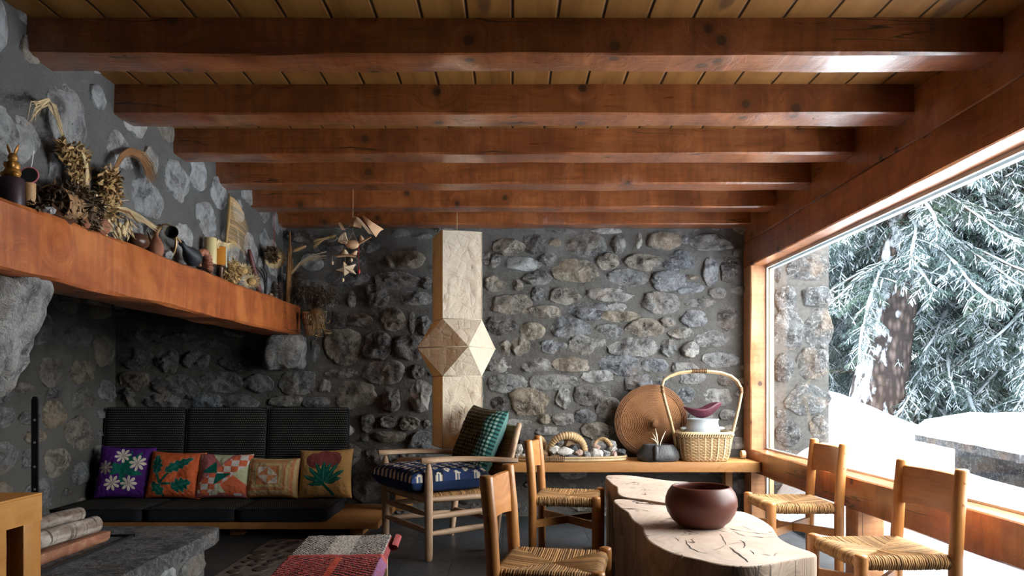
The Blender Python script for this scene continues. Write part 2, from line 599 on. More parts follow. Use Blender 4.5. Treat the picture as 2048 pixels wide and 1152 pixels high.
def rush(name='rush_cord', c=(.40, .215, .085)):
    t = NT(name, .7, .25)
    v = t.coord((1, 1, 1))
    r = t.island()
    cc = t.ramp(r, [(0, tuple(x * .55 for x in c)), (.5, c), (1, tuple(x * 1.45 for x in c))])
    n1 = t.noise(v, 90, 3, .6)
    cc = t.mix(t.rng(n1, .35, .65, .45, 0), cc, tuple(x * .35 for x in c))
    t.col(cc)
    t.bump(n1, .3, .003)
    return t.mat
M['rush'] = rush()
M['rush_pale'] = rush('pale_rush_cord', (.55, .40, .22))

def slab_wood():
    t = NT('pale_log_wood', .6, .3)
    v = t.coord((1, 1, 1), rnd=False)
    wob = t.noise(v, 2.2, 4, .5, out='Color')
    vm = t.n('ShaderNodeVectorMath', operation='MULTIPLY_ADD')
    t.L.new(wob, vm.inputs[0]); vm.inputs[1].default_value = (.35, .35, .35); t.L.new(v, vm.inputs[2])
    d = t.voro(vm.outputs[0], 1.25)
    rings = t.math('SINE', t.math('MULTIPLY', d, 130.0))
    n1 = t.noise(v, 3, 5, .6); n2 = t.noise(v, 60, 4, .7)
    c = t.ramp(n1, [(.3, (.42, .30, .235)), (.55, (.56, .44, .36)), (.75, (.66, .56, .48))])
    c = t.mix(t.rng(rings, .2, 1, 0, .22), c, (.33, .21, .14))
    c = t.mix(t.rng(n2, .55, .75, 0, .35), c, (.36, .24, .17))
    ck = t.math('ABSOLUTE', t.math('SUBTRACT', t.noise(v, 2.6, 3, .6, 1.4), .5))
    gate = t.rng(t.noise(t.coord((1, 1, 1), rnd=False), 4.5, 1), .52, .58)
    c = t.mix(t.math('MULTIPLY', t.rng(ck, .007, .014, 1, 0), gate), c, (.05, .028, .018))
    t.col(c)
    t.bump(t.math('ADD', n2, t.math('MULTIPLY', rings, .1)), .2, .005)
    return t.mat
M['slab'] = slab_wood()
M['slab_side'] = wood('log_side_wood', (.15, .085, .055), (.34, .235, .165), (.50, .38, .29), 2, 7, .35, .7, cracks=.9, bump=.5)

def dash_cloth():
    t = NT('dashed_black_cloth', .9, .1)
    tc = t.n('ShaderNodeTexCoord'); x = t.sep(tc.outputs['UV'])
    row = t.math('FLOOR', t.math('DIVIDE', x[1], .0195))
    fx = t.math('FRACT', t.math('ADD', t.math('DIVIDE', x[0], .0165), t.math('MULTIPLY', row, .37)))
    fy = t.math('FRACT', t.math('DIVIDE', x[1], .0195))
    a = t.math('LESS_THAN', fx, .58); b = t.math('LESS_THAN', fy, .34)
    m = t.math('MULTIPLY', a, b)
    n1 = t.noise(t.coord((1, 1, 1)), 6, 3)
    c = t.mix(t.math('MULTIPLY', m, t.rng(n1, .3, .7, .45, 1.0)), (.010, .010, .011), (.26, .235, .20))
    t.col(c)
    t.bump(t.noise(t.coord((1, 1, 1)), 250, 2), .4, .003)
    return t.mat
M['dash'] = dash_cloth()
M['blackcloth'] = plain('black_piping_cloth', (.012, .012, .016), .9, .3, 40)
M['cloth'] = painted('patterned_cotton')
M['knit'] = painted('rag_weave', .95, .9, fine=.35)

def paper():
    t = NT('washi_paper', .8, .2)
    v = t.coord((1, 1, 1))
    w = t.noise(v, 9, 5, .55, 1.2)
    cr = t.voro(v, 13, 'DISTANCE_TO_EDGE')
    fib = t.noise(v, 70, 3, .6)
    c = t.mix(t.rng(w, .3, .7), (.66, .56, .42), (.74, .65, .53))
    c = t.mix(t.rng(fib, .55, .75, 0, .3), c, (.78, .71, .60))
    t.col(c)
    b1 = t.bump(t.math('ABSOLUTE', t.math('SUBTRACT', t.noise(v, 7, 4, .6, .8), .5)), .55, .03)
    t.bump(t.rng(cr, 0, .12), .28, .008, b1)
    tl = t.n('ShaderNodeBsdfTranslucent'); tl.inputs[0].default_value = (.85, .55, .24, 1)
    ms = t.n('ShaderNodeMixShader'); ms.inputs[0].default_value = .30
    out = t.N['Material Output']
    t.L.new(t.b.outputs[0], ms.inputs[1]); t.L.new(tl.outputs[0], ms.inputs[2]); t.L.new(ms.outputs[0], out.inputs[0])
    return t.mat
M['paper'] = paper()

def glass():
    t = NT('window_glass')
    tr = t.n('ShaderNodeBsdfTransparent'); tr.inputs[0].default_value = (.94, .97, .98, 1)
    gl = t.n('ShaderNodeBsdfGlossy'); gl.inputs['Roughness'].default_value = .01
    fr = t.n('ShaderNodeFresnel'); fr.inputs[0].default_value = 1.35
    ms = t.n('ShaderNodeMixShader')
    t.L.new(t.math('MULTIPLY', fr.outputs[0], .10), ms.inputs[0]); t.L.new(tr.outputs[0], ms.inputs[1]); t.L.new(gl.outputs[0], ms.inputs[2])
    t.L.new(ms.outputs[0], t.N['Material Output'].inputs[0])
    return t.mat
M['glass'] = glass()
M['bead'] = plain('glazing_bead', (.52, .57, .60), .35, .05, 5, 0, metal=.3)

def snow():
    t = NT('snow', .7, .3)
    v = t.coord((1, 1, 1), rnd=False)
    t.col(t.ramp(t.noise(v, 1.5, 4), [(.3, (.62, .68, .76)), (.7, (.74, .78, .84))]))
    t.bump(t.math('ADD', t.noise(v, 5, 5, .6), t.math('MULTIPLY', t.noise(v, 60, 3), .15)), .35, .04)
    return t.mat
M['snow'] = snow()
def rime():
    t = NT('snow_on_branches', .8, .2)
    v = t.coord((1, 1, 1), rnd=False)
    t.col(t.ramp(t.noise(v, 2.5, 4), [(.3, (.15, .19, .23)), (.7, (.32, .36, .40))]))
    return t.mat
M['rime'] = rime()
def needles():
    t = NT('spruce_needles', .6, .3)
    v = t.coord((1, 1, 1), rnd=False)
    r = t.island()
    n1 = t.noise(v, 1.3, 3)
    c = t.ramp(r, [(0, (.008, .022, .020)), (.4, (.019, .043, .038)), (.7, (.036, .068, .066)), (1, (.10, .14, .15))])
    c = t.mix(t.rng(n1, .45, .65, 0, .45), c, (.028, .052, .016))
    t.col(c)
    return t.mat
M['needles'] = needles()
def bark():
    t = NT('spruce_bark', .9, .2)
    v = t.coord((1, 1, .4), rnd=False)
    d = t.voro(v, 16); n1 = t.noise(v, 9, 5)
    c = t.ramp(d, [(.1, (.085, .064, .06)), (.55, (.02, .015, .015))])
    sn = t.sep(t.n('ShaderNodeNewGeometry').outputs['Normal'])
    side = t.math('ADD', t.math('MULTIPLY', sn[0], -.75), t.math('MULTIPLY', sn[1], -.25))
    f = t.math('ADD', side, t.math('MULTIPLY', t.math('SUBTRACT', n1, .5), 2.2))
    c = t.mix(t.rng(f, .62, .85), c, (.36, .40, .45))
    t.col(c)
    t.bump(d, -.8, .04)
    return t.mat
M['bark'] = bark()
M['twig'] = plain('twig_wood', (.05, .035, .03), .9)

M['crack'] = plain('dark_drying_crack', (.030, .017, .011), .9, .2, 20, 0)
M['bowl'] = plain('turned_red_clay', (.105, .030, .019), .42, .22, 5, .08, .004)
M['blackstone'] = plain('dark_cast_stone', (.045, .043, .045), .45, .4, 9, .5, .012)
M['cane'] = plain('honey_cane', (.50, .31, .14), .5, .3, 14, island=.4)
M['cane_pale'] = plain('pale_cane', (.50, .35, .19), .5, .25, 14, island=.35)
M['cane_dark'] = plain('dark_cane', (.20, .09, .04), .55, .3, 14, island=.4)
def weave(name, c, dk, su, sv):
    """basket weave read from the UVs of the mesh"""
    t = NT(name, .6, .3)
    tc = t.n('ShaderNodeTexCoord'); x = t.sep(tc.outputs['UV'])
    u = t.math('MULTIPLY', x[0], su); v = t.math('MULTIPLY', x[1], sv)
    par = t.math('MULTIPLY', t.math('MODULO', t.math('FLOOR', v), 2.0), PI)
    hu = t.math('SINE', t.math('ADD', t.math('MULTIPLY', u, 2 * PI), par))
    hv = t.math('ABSOLUTE', t.math('SINE', t.math('MULTIPLY', v, PI)))
    h = t.math('MULTIPLY', t.math('ADD', t.math('MULTIPLY', hu, .5), .6), hv)
    n1 = t.noise(t.coord((1, 1, 1)), 11, 4)
    cc = t.mix(t.rng(n1, .3, .7, .5, 0), c, dk)
    cc = t.mix(t.rng(h, .05, .45, .6, 0), cc, tuple(q * .35 for q in dk))
    t.col(cc)
    t.bump(h, .8, .006)
    return t.mat
M['hat'] = weave('woven_brown_cane', (.42, .19, .075), (.24, .09, .034), 150, 75)
M['basketside'] = weave('woven_pale_cane', (.47, .30, .15), (.33, .19, .085), 30, 75)
M['smallweave'] = weave('woven_tan_cane', (.40, .22, .10), (.26, .13, .055), 22, 22)
M['white_pot'] = plain('pale_glaze', (.36, .39, .42), .3, .12, 4, .05)
M['plum'] = plain('plum_lacquer', (.095, .022, .038), .5, .3, 5, .1)
M['iron'] = plain('black_iron', (.014, .014, .016), .5, .3, 20, .3, .004, metal=.3)
M['steel'] = plain('rivet_steel', (.5, .5, .5), .4, .1, 20, 0, metal=.8)
M['straw'] = plain('dried_straw', (.42, .26, .105), .75, .3, 20, .2, island=.75)
M['palefrond'] = plain('pale_dried_frond', (.60, .44, .24), .75, .25, 20, .2, island=.6)
M['darkdry'] = plain('dark_dried_plant', (.085, .052, .03), .9, .4, 20, .2, island=.7)
M['rustdry'] = plain('rusty_dried_flower', (.22, .10, .035), .85, .4, 20, .2, island=.7)
M['gold'] = plain('gilt_figure', (.42, .19, .035), .38, .2, 8, .05, metal=.35)
M['darkpurple'] = plain('dark_aubergine_lacquer', (.035, .018, .024), .45, .3, 10, .05)
M['bamboo'] = plain('bamboo_tan', (.48, .26, .11), .5, .2, 9, .1)
M['pink'] = plain('pink_cord', (.55, .14, .16), .8, .2, 30)
M['white'] = plain('white_paint', (.75, .74, .72), .5, .08, 20, .05)
M['terra'] = plain('terracotta', (.29, .105, .055), .75, .25, 12, .25)
M['nut'] = plain('polished_nutwood', (.10, .04, .022), .3, .4, 8, .08)
M['brass'] = plain('aged_brass', (.22, .14, .065), .34, .35, 9, .1, metal=.85)
M['blackin'] = plain('black_inside', (.006, .006, .006), .8, .2, 9, 0)
M['slatebottle'] = plain('matt_black_ceramic', (.025, .027, .032), .55, .2, 9, .08)
M['horn'] = plain('brown_horn', (.24, .085, .045), .45, .35, 12, .25)
M['wax'] = plain('cream_wax', (.60, .47, .23), .45, .08, 6, .03)
M['amber'] = plain('amber_wax', (.62, .23, .025), .4, .12, 6, .03)
M['cream'] = plain('cream_rim', (.82, .72, .55), .5, .05, 6, .03)
M['redstick'] = plain('dark_red_stick', (.11, .030, .022), .5, .35, 12, .2)
M['cone'] = plain('pine_cone_scale', (.075, .048, .032), .8, .4, 20, .2, island=.6)
M['sun_yellow'] = plain('dry_thistle_heart', (.48, .30, .11), .85, .3, 40, .5)
M['redthread'] = plain('red_thread', (.45, .025, .02), .7, .1, 20, 0)
M['thread'] = plain('pale_thread', (.48, .34, .20), .8, .1, 20, 0)
M['shellpaper'] = plain('pleated_bamboo_skin', (.52, .31, .17), .6, .2, 12, .15)
M['shellpaper2'] = plain('pale_bamboo_skin', (.66, .48, .31), .6, .15, 12, .1)
M['ramhorn'] = plain('pale_horn', (.46, .30, .15), .5, .3, 25, .5)
M['shellwhite'] = plain('white_shell', (.66, .63, .59), .5, .25, 26, .8, .01, c2=(.20, .17, .15))
M['shellpink'] = plain('pinkish_shell', (.48, .32, .26), .5, .35, 24, .8, .01, c2=(.13, .08, .06))
M['rockdark'] = plain('dark_pebble', (.06, .062, .068), .55, .4, 20, .5)
M['rockgrey'] = plain('grey_rock', (.36, .35, .34), .8, .4, 24, .9, .01, c2=(.08, .08, .085))
M['rockbrown'] = plain('brown_rock', (.22, .13, .075), .75, .5, 9, .7, .01)
M['birch'] = None
def birch():
    t = NT('birch_bark', .8, .25)
    v = t.coord((6, 1.2, 6))
    n1 = t.noise(v, 3, 5, .65); n2 = t.noise(t.coord((2, 14, 2)), 3, 4, .6)
    c = t.ramp(n1, [(.3, (.10, .065, .045)), (.48, (.24, .185, .15)), (.66, (.50, .45, .40))])
    c = t.mix(t.rng(n2, .55, .65, 0, .85), c, (.05, .035, .028))
    t.col(c); t.bump(n1, .5, .01)
    return t.mat
M['birch'] = birch()
M['logend'] = plain('cut_log_end', (.42, .25, .13), .8, .3, 14, .3)
M['splitwood'] = wood('split_log_wood', (.14, .05, .03), (.30, .12, .065), (.46, .26, .16), 1, 9, .8, .75, bump=.6)
# ------------------------------------------------------------------ the room shell
XR, XL, YB = 2.02, -2.0, 6.33      # inner faces: window timbers, chimney breast, back wall
XA = -3.46                          # far side of the fireside alcove

TINT = {'g': (.30, .295, .29), 't': (.37, .325, .27), 'n': (.45, .385, .29), 'w': (.47, .46, .44),
        'b': (.265, .275, .295), 'd': (.17, .155, .15), 's': (.54, .535, .53), 'o': (.115, .12, .126)}

def stone_field(mb, P, U, V, W, stones, h0=.045, rnd=None, rings=(1.04, 1.0, .95, .87, .75, .6, .43, .25, .1), nseg=30):
    """irregular rubble stones bedded in a wall: each (u, v, w, h, tint)"""
    rnd = rnd or random.Random(3)
    for (u, v, w, h, k) in stones:
        col = TINT[k]; j = rnd.uniform(.72, 1.12)
        tw = rnd.uniform(-.03, .03)
        col = (col[0] * j * (1 + tw), col[1] * j, col[2] * j * (1 - tw))
        sd = rnd.uniform(0, 90)
        K = rnd.choice((5, 6, 6, 7, 8)); th0 = rnd.uniform(0, 6.28)
        hp = [(th0 + 2 * PI * (q + rnd.uniform(-.28, .28)) / K, rnd.uniform(.80, 1.02)) for q in range(K)]
        hh = h0 * rnd.uniform(.75, 1.25) * min(1.0, (min(w, h) / .14) ** .5)
        rot = rnd.uniform(-.12, .12)
        pl = [(rnd.uniform(-1, 1), rnd.uniform(-1, 1), rnd.uniform(.62, .95)) for _ in range(5)]
        vs_, fs = [], []
        for ri, r in enumerate(rings):
            for s in range(nseg):
                a = 2 * PI * s / nseg
                ca, sa = math.cos(a), math.sin(a)
                q6 = (abs(ca) ** 6 + abs(sa) ** 6)
                for (tk, hk) in hp:
                    cc_ = math.cos(a - tk)
                    if cc_ > .05: q6 += (cc_ / hk) ** 11 * .8
                rad = q6 ** (-1 / 9) * 1.10
                rad *= 1 + .10 * nz(ca * 1.5 + sd, sa * 1.5, sd) + .10 * nz(ca * 4.5 + sd, sa * 4.5, 2) + .05 * nz(ca * 11 + sd, sa * 11, 7)
                x = ca * rad * r; y = sa * rad * r
                if ri == 0: z = -.025
                else:
                    z = hh * (1 - r ** 5) * .75 + hh * .3
                    for (pa, pb, pc) in pl: z = min(z, hh * (pc + .75 * (pa * x + pb * y)))
                    px_, py_ = u + x * w * .5, v + y * h * .5
                    z += hh * (.55 * nz(px_ * 13, py_ * 13, sd) + .42 * nz(px_ * 34, py_ * 34, sd)) * (1 - r * .4)
                    z = max(z, -.004) if r >= 1 else max(z, .002)
                x, y = x * math.cos(rot) - y * math.sin(rot), x * math.sin(rot) + y * math.cos(rot)
                vs_.append(tuple(P + U * (u + x * w * .5) + V * (v + y * h * .5) + W * z))
        nr = len(rings)
        for ri in range(nr - 1):
            for s in range(nseg):
                s2 = (s + 1) % nseg
                fs.append((ri * nseg + s, ri * nseg + s2, (ri + 1) * nseg + s2, (ri + 1) * nseg + s))
        fs.append(tuple((nr - 1) * nseg + s for s in range(nseg)))
        mb.add(vs_, fs, 1, col)

def fill_stones(u0, u1, v0, v1, stones, rnd, wmin=.12, wmax=.36, tries=2500, gap=.018, kinds='ggttwbdgs', asp=(.38, .85)):
    out = list(stones)
    for k in range(tries):
        f = 1 - k / tries
        w = lerp(wmin, wmax, f) * rnd.uniform(.8, 1.15)
        h = w * rnd.uniform(*asp)
        if w < .12: h = w * rnd.uniform(.5, .9)
        u = rnd.uniform(u0 + w * .45, u1 - w * .45); v = rnd.uniform(v0 + h * .3, v1 - h * .3)
        ok = True
        for s in out:
            du = abs(u - s[0]); dv = abs(v - s[1])
            a = (w + s[2]) * .5 * .94 + gap; b = (h + s[3]) * .5 * .94 + gap
            if du < a and dv < b and (du / a) ** 3.2 + (dv / b) ** 3.2 < 1: ok = False; break
        if ok: out.append((u, v, w, h, rnd.choice(kinds)))
    return out

def mortar_sheet(mb, P, U, V, W, u0, u1, v0, v1, step=.05, back=.22, holes=None):
    nu = max(2, int((u1 - u0) / step)); nv = max(2, int((v1 - v0) / step))
    vs_ = []
    for j in range(nv + 1):
        for i in range(nu + 1):
            u = lerp(u0, u1, i / nu); v = lerp(v0, v1, j / nv)
            w = .012 * fbm(u * 3.1, v * 3.1, P.x + P.y, 3)
            if i in (0, nu) or j in (0, nv): w = 0
            vs_.append(tuple(P + U * u + V * v + W * w))
    fs = [(j * (nu + 1) + i, j * (nu + 1) + i + 1, (j + 1) * (nu + 1) + i + 1, (j + 1) * (nu + 1) + i) for j in range(nv) for i in range(nu)]
    mb.add(vs_, fs, 0, (.2, .2, .2))
    c = [P + U * u + V * v + W * w for w in (0, -back) for (u, v) in ((u0, v0), (u1, v0), (u1, v1), (u0, v1))]
    mb.add([tuple(q) for q in c], [(4, 5, 6, 7), (0, 1, 5, 4), (1, 2, 6, 5), (2, 3, 7, 6), (3, 0, 4, 7)], 0, (.2, .2, .2))

def stone_wall(name, P, U, V, W, u0, u1, v0, v1, stones, seed=1, back=.22, h0=.045, mort='mortar', **kw):
    rnd = random.Random(seed)
    mb = MB()
    mortar_sheet(mb, P, U, V, W, u0, u1, v0, v1, back=back)
    st = fill_stones(u0, u1, v0, v1, stones, rnd, **kw)
    stone_field(mb, P, U, V, W, st, h0, rnd)
    return struct(mb.build(name, [M[mort], M['stone']], None, sharp=55))

X3, Y3, Z3 = Vector((1, 0, 0)), Vector((0, 1, 0)), Vector((0, 0, 1))

# stones of the back wall, as (x, y, w, h, kind) in four photo windows
WIN_A = "220 205 230 110 t,425 180 160 135 d,572 178 90 60 n,805 190 270 150 g,1052 185 120 110 g,1205 160 45 110 w,1395 160 235 120 t,1555 150 50 60 b,1750 175 300 110 g,85 300 140 120 w,330 335 240 100 w,515 300 125 80 g,720 390 310 165 n,965 315 165 115 t,1240 320 255 115 t,1525 310 230 135 b,1745 395 115 185 b,1890 380 120 180 d,115 485 170 110 t,285 495 70 80 t,435 440 200 95 g,440 565 100 100 g,1120 440 285 110 g,1425 465 230 140 b,1610 435 80 40 t,640 575 245 120 t,985 565 345 110 w,1370 635 255 145 g,1595 520 195 75 b,1795 555 120 70 g,245 645 270 150 t,820 690 270 125 b,1040 660 125 55 w,1670 630 220 60 g,495 700 215 95 t,1065 730 285 75 n,1625 750 180 120 b,1880 735 150 200 d,155 795 220 130 d,405 845 185 120 n,690 815 270 150 b,985 845 180 100 g,1250 820 270 130 t,1425 775 110 70 g,1520 855 165 80 g,1745 900 260 120 g,190 975 85 115 t,305 955 150 130 t,555 955 185 100 b,820 945 270 130 g,1155 965 350 130 g,1425 975 120 120 g,1590 985 130 110 w,640 85 180 35 b,960 85 230 40 w"
WIN_B = "150 195 220 110 w,430 190 220 100 g,690 185 270 110 t,1070 190 320 150 b,1325 195 190 95 b,1820 150 240 110 g,1550 215 190 80 g,210 330 270 130 g,560 325 320 110 w,890 275 250 85 w,1205 330 215 115 b,1370 310 90 60 g,1620 290 180 80 g,1860 310 110 80 d,385 470 280 190 n,630 440 105 140 w,845 420 280 150 g,145 495 125 110 d,990 520 190 140 g,1560 420 140 110 b,1800 440 210 130 w,485 595 95 80 n,630 600 160 95 g,795 580 160 105 b,280 640 230 80 g,180 715 150 100 g,900 690 240 110 t,510 690 170 60 g,1880 570 140 80 g,100 820 180 120 g,60 600 120 90 w"
WIN_C = "180 170 260 90 d,480 280 300 70 d,820 260 250 110 b,1150 130 180 80 g,1360 160 180 60 g,1215 380 390 160 t,650 560 420 150 g,1130 580 380 150 g,940 730 200 220 g,690 755 70 140 w,1300 750 270 130 g,1410 600 100 120 d,1090 960 220 210 t,1270 990 50 190 g,1390 1010 120 170 g,560 960 160 140 d,760 960 260 110 d,300 620 280 80 g"
WIN_D = "610 260 320 320 t,935 245 250 240 g,1250 270 270 220 g,1000 500 390 200 w,590 510 280 80 g,1320 500 120 130 d,170 600 310 210 g,435 635 110 110 g,730 720 390 240 t,1070 760 170 220 w,1350 720 200 280 w,340 310 80 200 g,60 780 300 100 g,350 790 250 90 g,840 990 140 150 g,1040 975 150 120 g,1250 990 190 130 t,1410 1000 70 80 d,1050 1120 290 90 t,1350 1110 170 100 b,815 1130 70 60 g"
WIN_E = "760 390 230 90 d,1000 400 220 80 d,1250 450 200 60 d,750 555 230 150 d,975 570 160 150 g,1180 570 190 120 g,1490 560 260 150 d,735 710 190 120 n,1020 735 290 130 b,1340 715 310 130 g,1620 730 190 120 g,705 835 100 120 g,930 850 230 100 b,1210 850 290 100 b,1480 860 260 90 g"
WIN_F = "480 240 150 150 b,220 320 220 110 g,400 310 100 50 g,120 540 200 180 g"
WIN_G = "305 515 145 85 o,225 620 75 80 o,340 615 100 65 o,240 735 105 125 o,345 725 85 130 o,220 865 60 90 o,325 850 100 100 o,305 975 140 90 o,345 1075 65 90 o,235 1095 85 85 o,200 530 25 60 o"
def trace(txt, ox, oy, sc):
    out = []
    for it in txt.split(','):
        x, y, w, h, k = it.split()
        px, py = ox + float(x) * sc, oy + float(y) * sc
        p = at(px, py, YB)
        out.append((p.x, p.z, float(w) * sc * YB / F * 1.10, float(h) * sc * YB / F * 1.13, k))
    return out
BACK = (trace(WIN_A, 960, 440, 540 / 2048) + trace(WIN_B, 960, 680, 540 / 2048) + trace(WIN_C, 560, 440, 340 / 1632)
        + trace(WIN_D, 560, 640, 340 / 1632) + trace(WIN_E, 60, 560, 580 / 2048) + trace(WIN_F, 700, 820, .2882))
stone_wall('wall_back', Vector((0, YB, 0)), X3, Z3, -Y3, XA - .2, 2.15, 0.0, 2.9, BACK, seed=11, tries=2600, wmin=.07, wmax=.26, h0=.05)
stone_wall('wall_garden', Vector((0, YB, 0)), X3, Z3, -Y3, 2.24, 2.765, -.2, 2.9, trace(WIN_G, 1440, 240, 608 / 1061), seed=5, tries=500, wmin=.08, wmax=.24, kinds='oo', h0=.05, back=.5, mort='outmortar')
# the chimney breast over the mantel beam, seen very obliquely
rl = random.Random(8)
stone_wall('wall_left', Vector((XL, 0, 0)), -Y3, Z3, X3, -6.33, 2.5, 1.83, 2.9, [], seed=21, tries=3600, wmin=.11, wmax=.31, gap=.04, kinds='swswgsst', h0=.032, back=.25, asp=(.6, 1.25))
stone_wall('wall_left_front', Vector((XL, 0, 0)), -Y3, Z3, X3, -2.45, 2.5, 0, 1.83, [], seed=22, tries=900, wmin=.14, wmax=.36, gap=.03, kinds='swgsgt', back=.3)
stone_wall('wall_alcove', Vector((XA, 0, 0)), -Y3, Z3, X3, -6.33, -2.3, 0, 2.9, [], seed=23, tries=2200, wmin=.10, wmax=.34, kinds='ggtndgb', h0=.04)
mb = MB(); mb.box(XA, XL - .3, 2.15, 2.42, 0, 2.9); struct(mb.build('wall_alcove_end', M['mortar']))

# floor
mb = MB(); mb.box(XA - .2, 2.2, -2.75, YB + .1, -.12, 0); struct(mb.build('floor', M['slate'], smooth=False))
mb = MB(); rf = random.Random(4)
mb.box(-1.78, -1.16, 2.9, 5.36, 0.0, .006, mat=1)
pts = []
for _ in range(1500):
    x, y, r = rf.uniform(-1.72, -1.22), rf.uniform(2.95, 5.3), rf.uniform(.03, .062)
    if all((x - a) ** 2 + (y - b) ** 2 > (r + c + .008) ** 2 for a, b, c in pts): pts.append((x, y, r))
for x, y, r in pts:
    mb.lathe([(r, .004), (r * .97, .011), (r * .7, .014)], 14, 0, cx=x, cy=y, cap0=False, wob=lambda a, z, s=x * 9: .12 * math.sin(2 * a + s))
struct(mb.build('floor_cobble', [M['disc'], M['grout']]))

# ceiling
mb = MB(); mb.box(XA - .2, 2.3, -2.75, YB + .2, 2.66, 2.75); struct(mb.build('ceiling', M['planks'], smooth=False))

def timber(L, w, h, seed=0, axis=0, ch=.008, rough=.004, step=.12):
    """hewn timber with eased edges, along +axis from the origin; w across, h up"""
    mb = MB()
    n = max(3, int(L / step))
    prof = [(-w / 2 + ch, -h / 2), (w / 2 - ch, -h / 2), (w / 2, -h / 2 + ch), (w / 2, h / 2 - ch), (w / 2 - ch, h / 2), (-w / 2 + ch, h / 2), (-w / 2, h / 2 - ch), (-w / 2, -h / 2 + ch)]
    vs_, fs = [], []
    for i in range(n + 1):
        t = L * i / n
        for k, (a, b) in enumerate(prof):
            a2 = a + rough * fbm(t * 2.2 + seed, k * .9, seed, 2); b2 = b + rough * fbm(t * 2.2 - seed, k * .9 + 5, seed, 2)
            vs_.append({0: (t, a2, b2), 1: (a2, t, b2), 2: (a2, b2, t)}[axis])
    for i in range(n):
        for k in range(8):
            k2 = (k + 1) % 8
            fs.append((i * 8 + k, i * 8 + k2, (i + 1) * 8 + k2, (i + 1) * 8 + k))
    fs.append(tuple(range(8))); fs.append(tuple(n * 8 + k for k in range(8)))
    mb.add(vs_, fs)
    return mb

# ceiling beams: far faces at these distances
BEAM_LABEL = {
    6.32: 'last ceiling beam, reddish timber pressed against the stone back wall',
    5.73: 'reddish ceiling beam second from the stone back wall',
    5.08: 'reddish ceiling beam third from the stone back wall',
    4.45: 'brown ceiling beam in the middle of the row, fourth from the back wall',
    3.82: 'dark ceiling beam second from the viewer, planks showing above it',
    3.16: 'darkest and nearest ceiling beam, across the top of the picture'}
for i, (yf, lab) in enumerate(BEAM_LABEL.items()):
    mb = timber(4.17, .175, .175, seed=i * 7.3, rough=.006)
    o = single('ceiling_beam', mb, M['beam'], lab, 'beam', (-2.09, yf - .0875, 2.51 + .0875), 0, 'ceiling beams over the room', sharp=30)
    o['kind'] = 'thing'
for yf in (2.52, 1.88, 1.24, .60, -.04, -.68, -1.32, -1.96):
    struct(timber(4.17, .175, .175, seed=yf * 3, rough=.006).build('trim_rafter', M['beam'], loc=(-2.09, yf - .0875, 2.5975), sharp=30))

# ------------------------------------------------------------------ the window wall
win = bpy.data.objects.new('window_1', None); COL.objects.link(win); struct(win)
Y0 = 2.35
def tim(name, L, w, h, loc, axis, mat, seed, **kw):
    return timber(L, w, h, seed, axis, **kw).build(name, mat, win, sharp=30, loc=loc)
# lintel: two timbers one upon the other
tim('lower_lintel', YB - Y0, .15, .215, (XR + .075, Y0, 2.158 + .1075), 1, M['timber_y'], 3.1)
tim('upper_lintel', YB - Y0, .16, .30, (XR + .084, Y0, 2.375 + .15), 1, M['timber_y'], 8.4)
tim('corner_post', 2.16, .145, .19, (XR + .0725, YB - .095, 0), 2, M['timber_z'], 1.7)
tim('sill_rail', 6.14 - Y0, .155, .19, (XR + .0775, Y0, .60 - .095), 1, M['timber_y'], 5.5, rough=.005)
tim('short_post', .41, .165, .15, (XR + .0825, 4.325, 0), 2, M['timber_z'], 2.2)
mb = MB(); mb.box(2.166, 2.178, Y0, 6.14, .60, 2.158); mb.build('pane', M['glass'], win, smooth=False)
mb = MB(); mb.box(2.166, 2.178, Y0, 6.14, 0, .41); mb.build('lower_pane', M['glass'], win, smooth=False)
mb = MB(); mb.box(2.150, 2.166, Y0, 6.14, .60, .614); mb.box(2.150, 2.166, Y0, 6.14, 2.135, 2.158); mb.box(2.150, 2.166, 6.122, 6.14, .614, 2.135); mb.box(2.150, 2.166, 6.122, 6.14, .0, .41)
mb.build('glazing_bead', M['bead'], win, smooth=False)
mb = MB(); mb.box(2.180, 2.215, 6.13, 6.19, 0, 2.158); mb.build('outer_stile', M['trim'], win, smooth=False)
mb = MB(); mb.box(2.180, 2.215, Y0, 6.19, 2.125, 2.158); mb.build('outer_head', M['bead'], win, smooth=False)
# solid end of the window wall, behind the viewer, and the rear wall with its own window
mb = MB(); mb.box(2.02, 2.25, -2.75, Y0, 0, 2.9); struct(mb.build('wall_right', M['mortar'], smooth=False))
mb = MB(); mb.box(XL - .3, 2.25, -2.75, -2.5, 0, 2.9); struct(mb.build('wall_rear', M['mortar'], smooth=False))

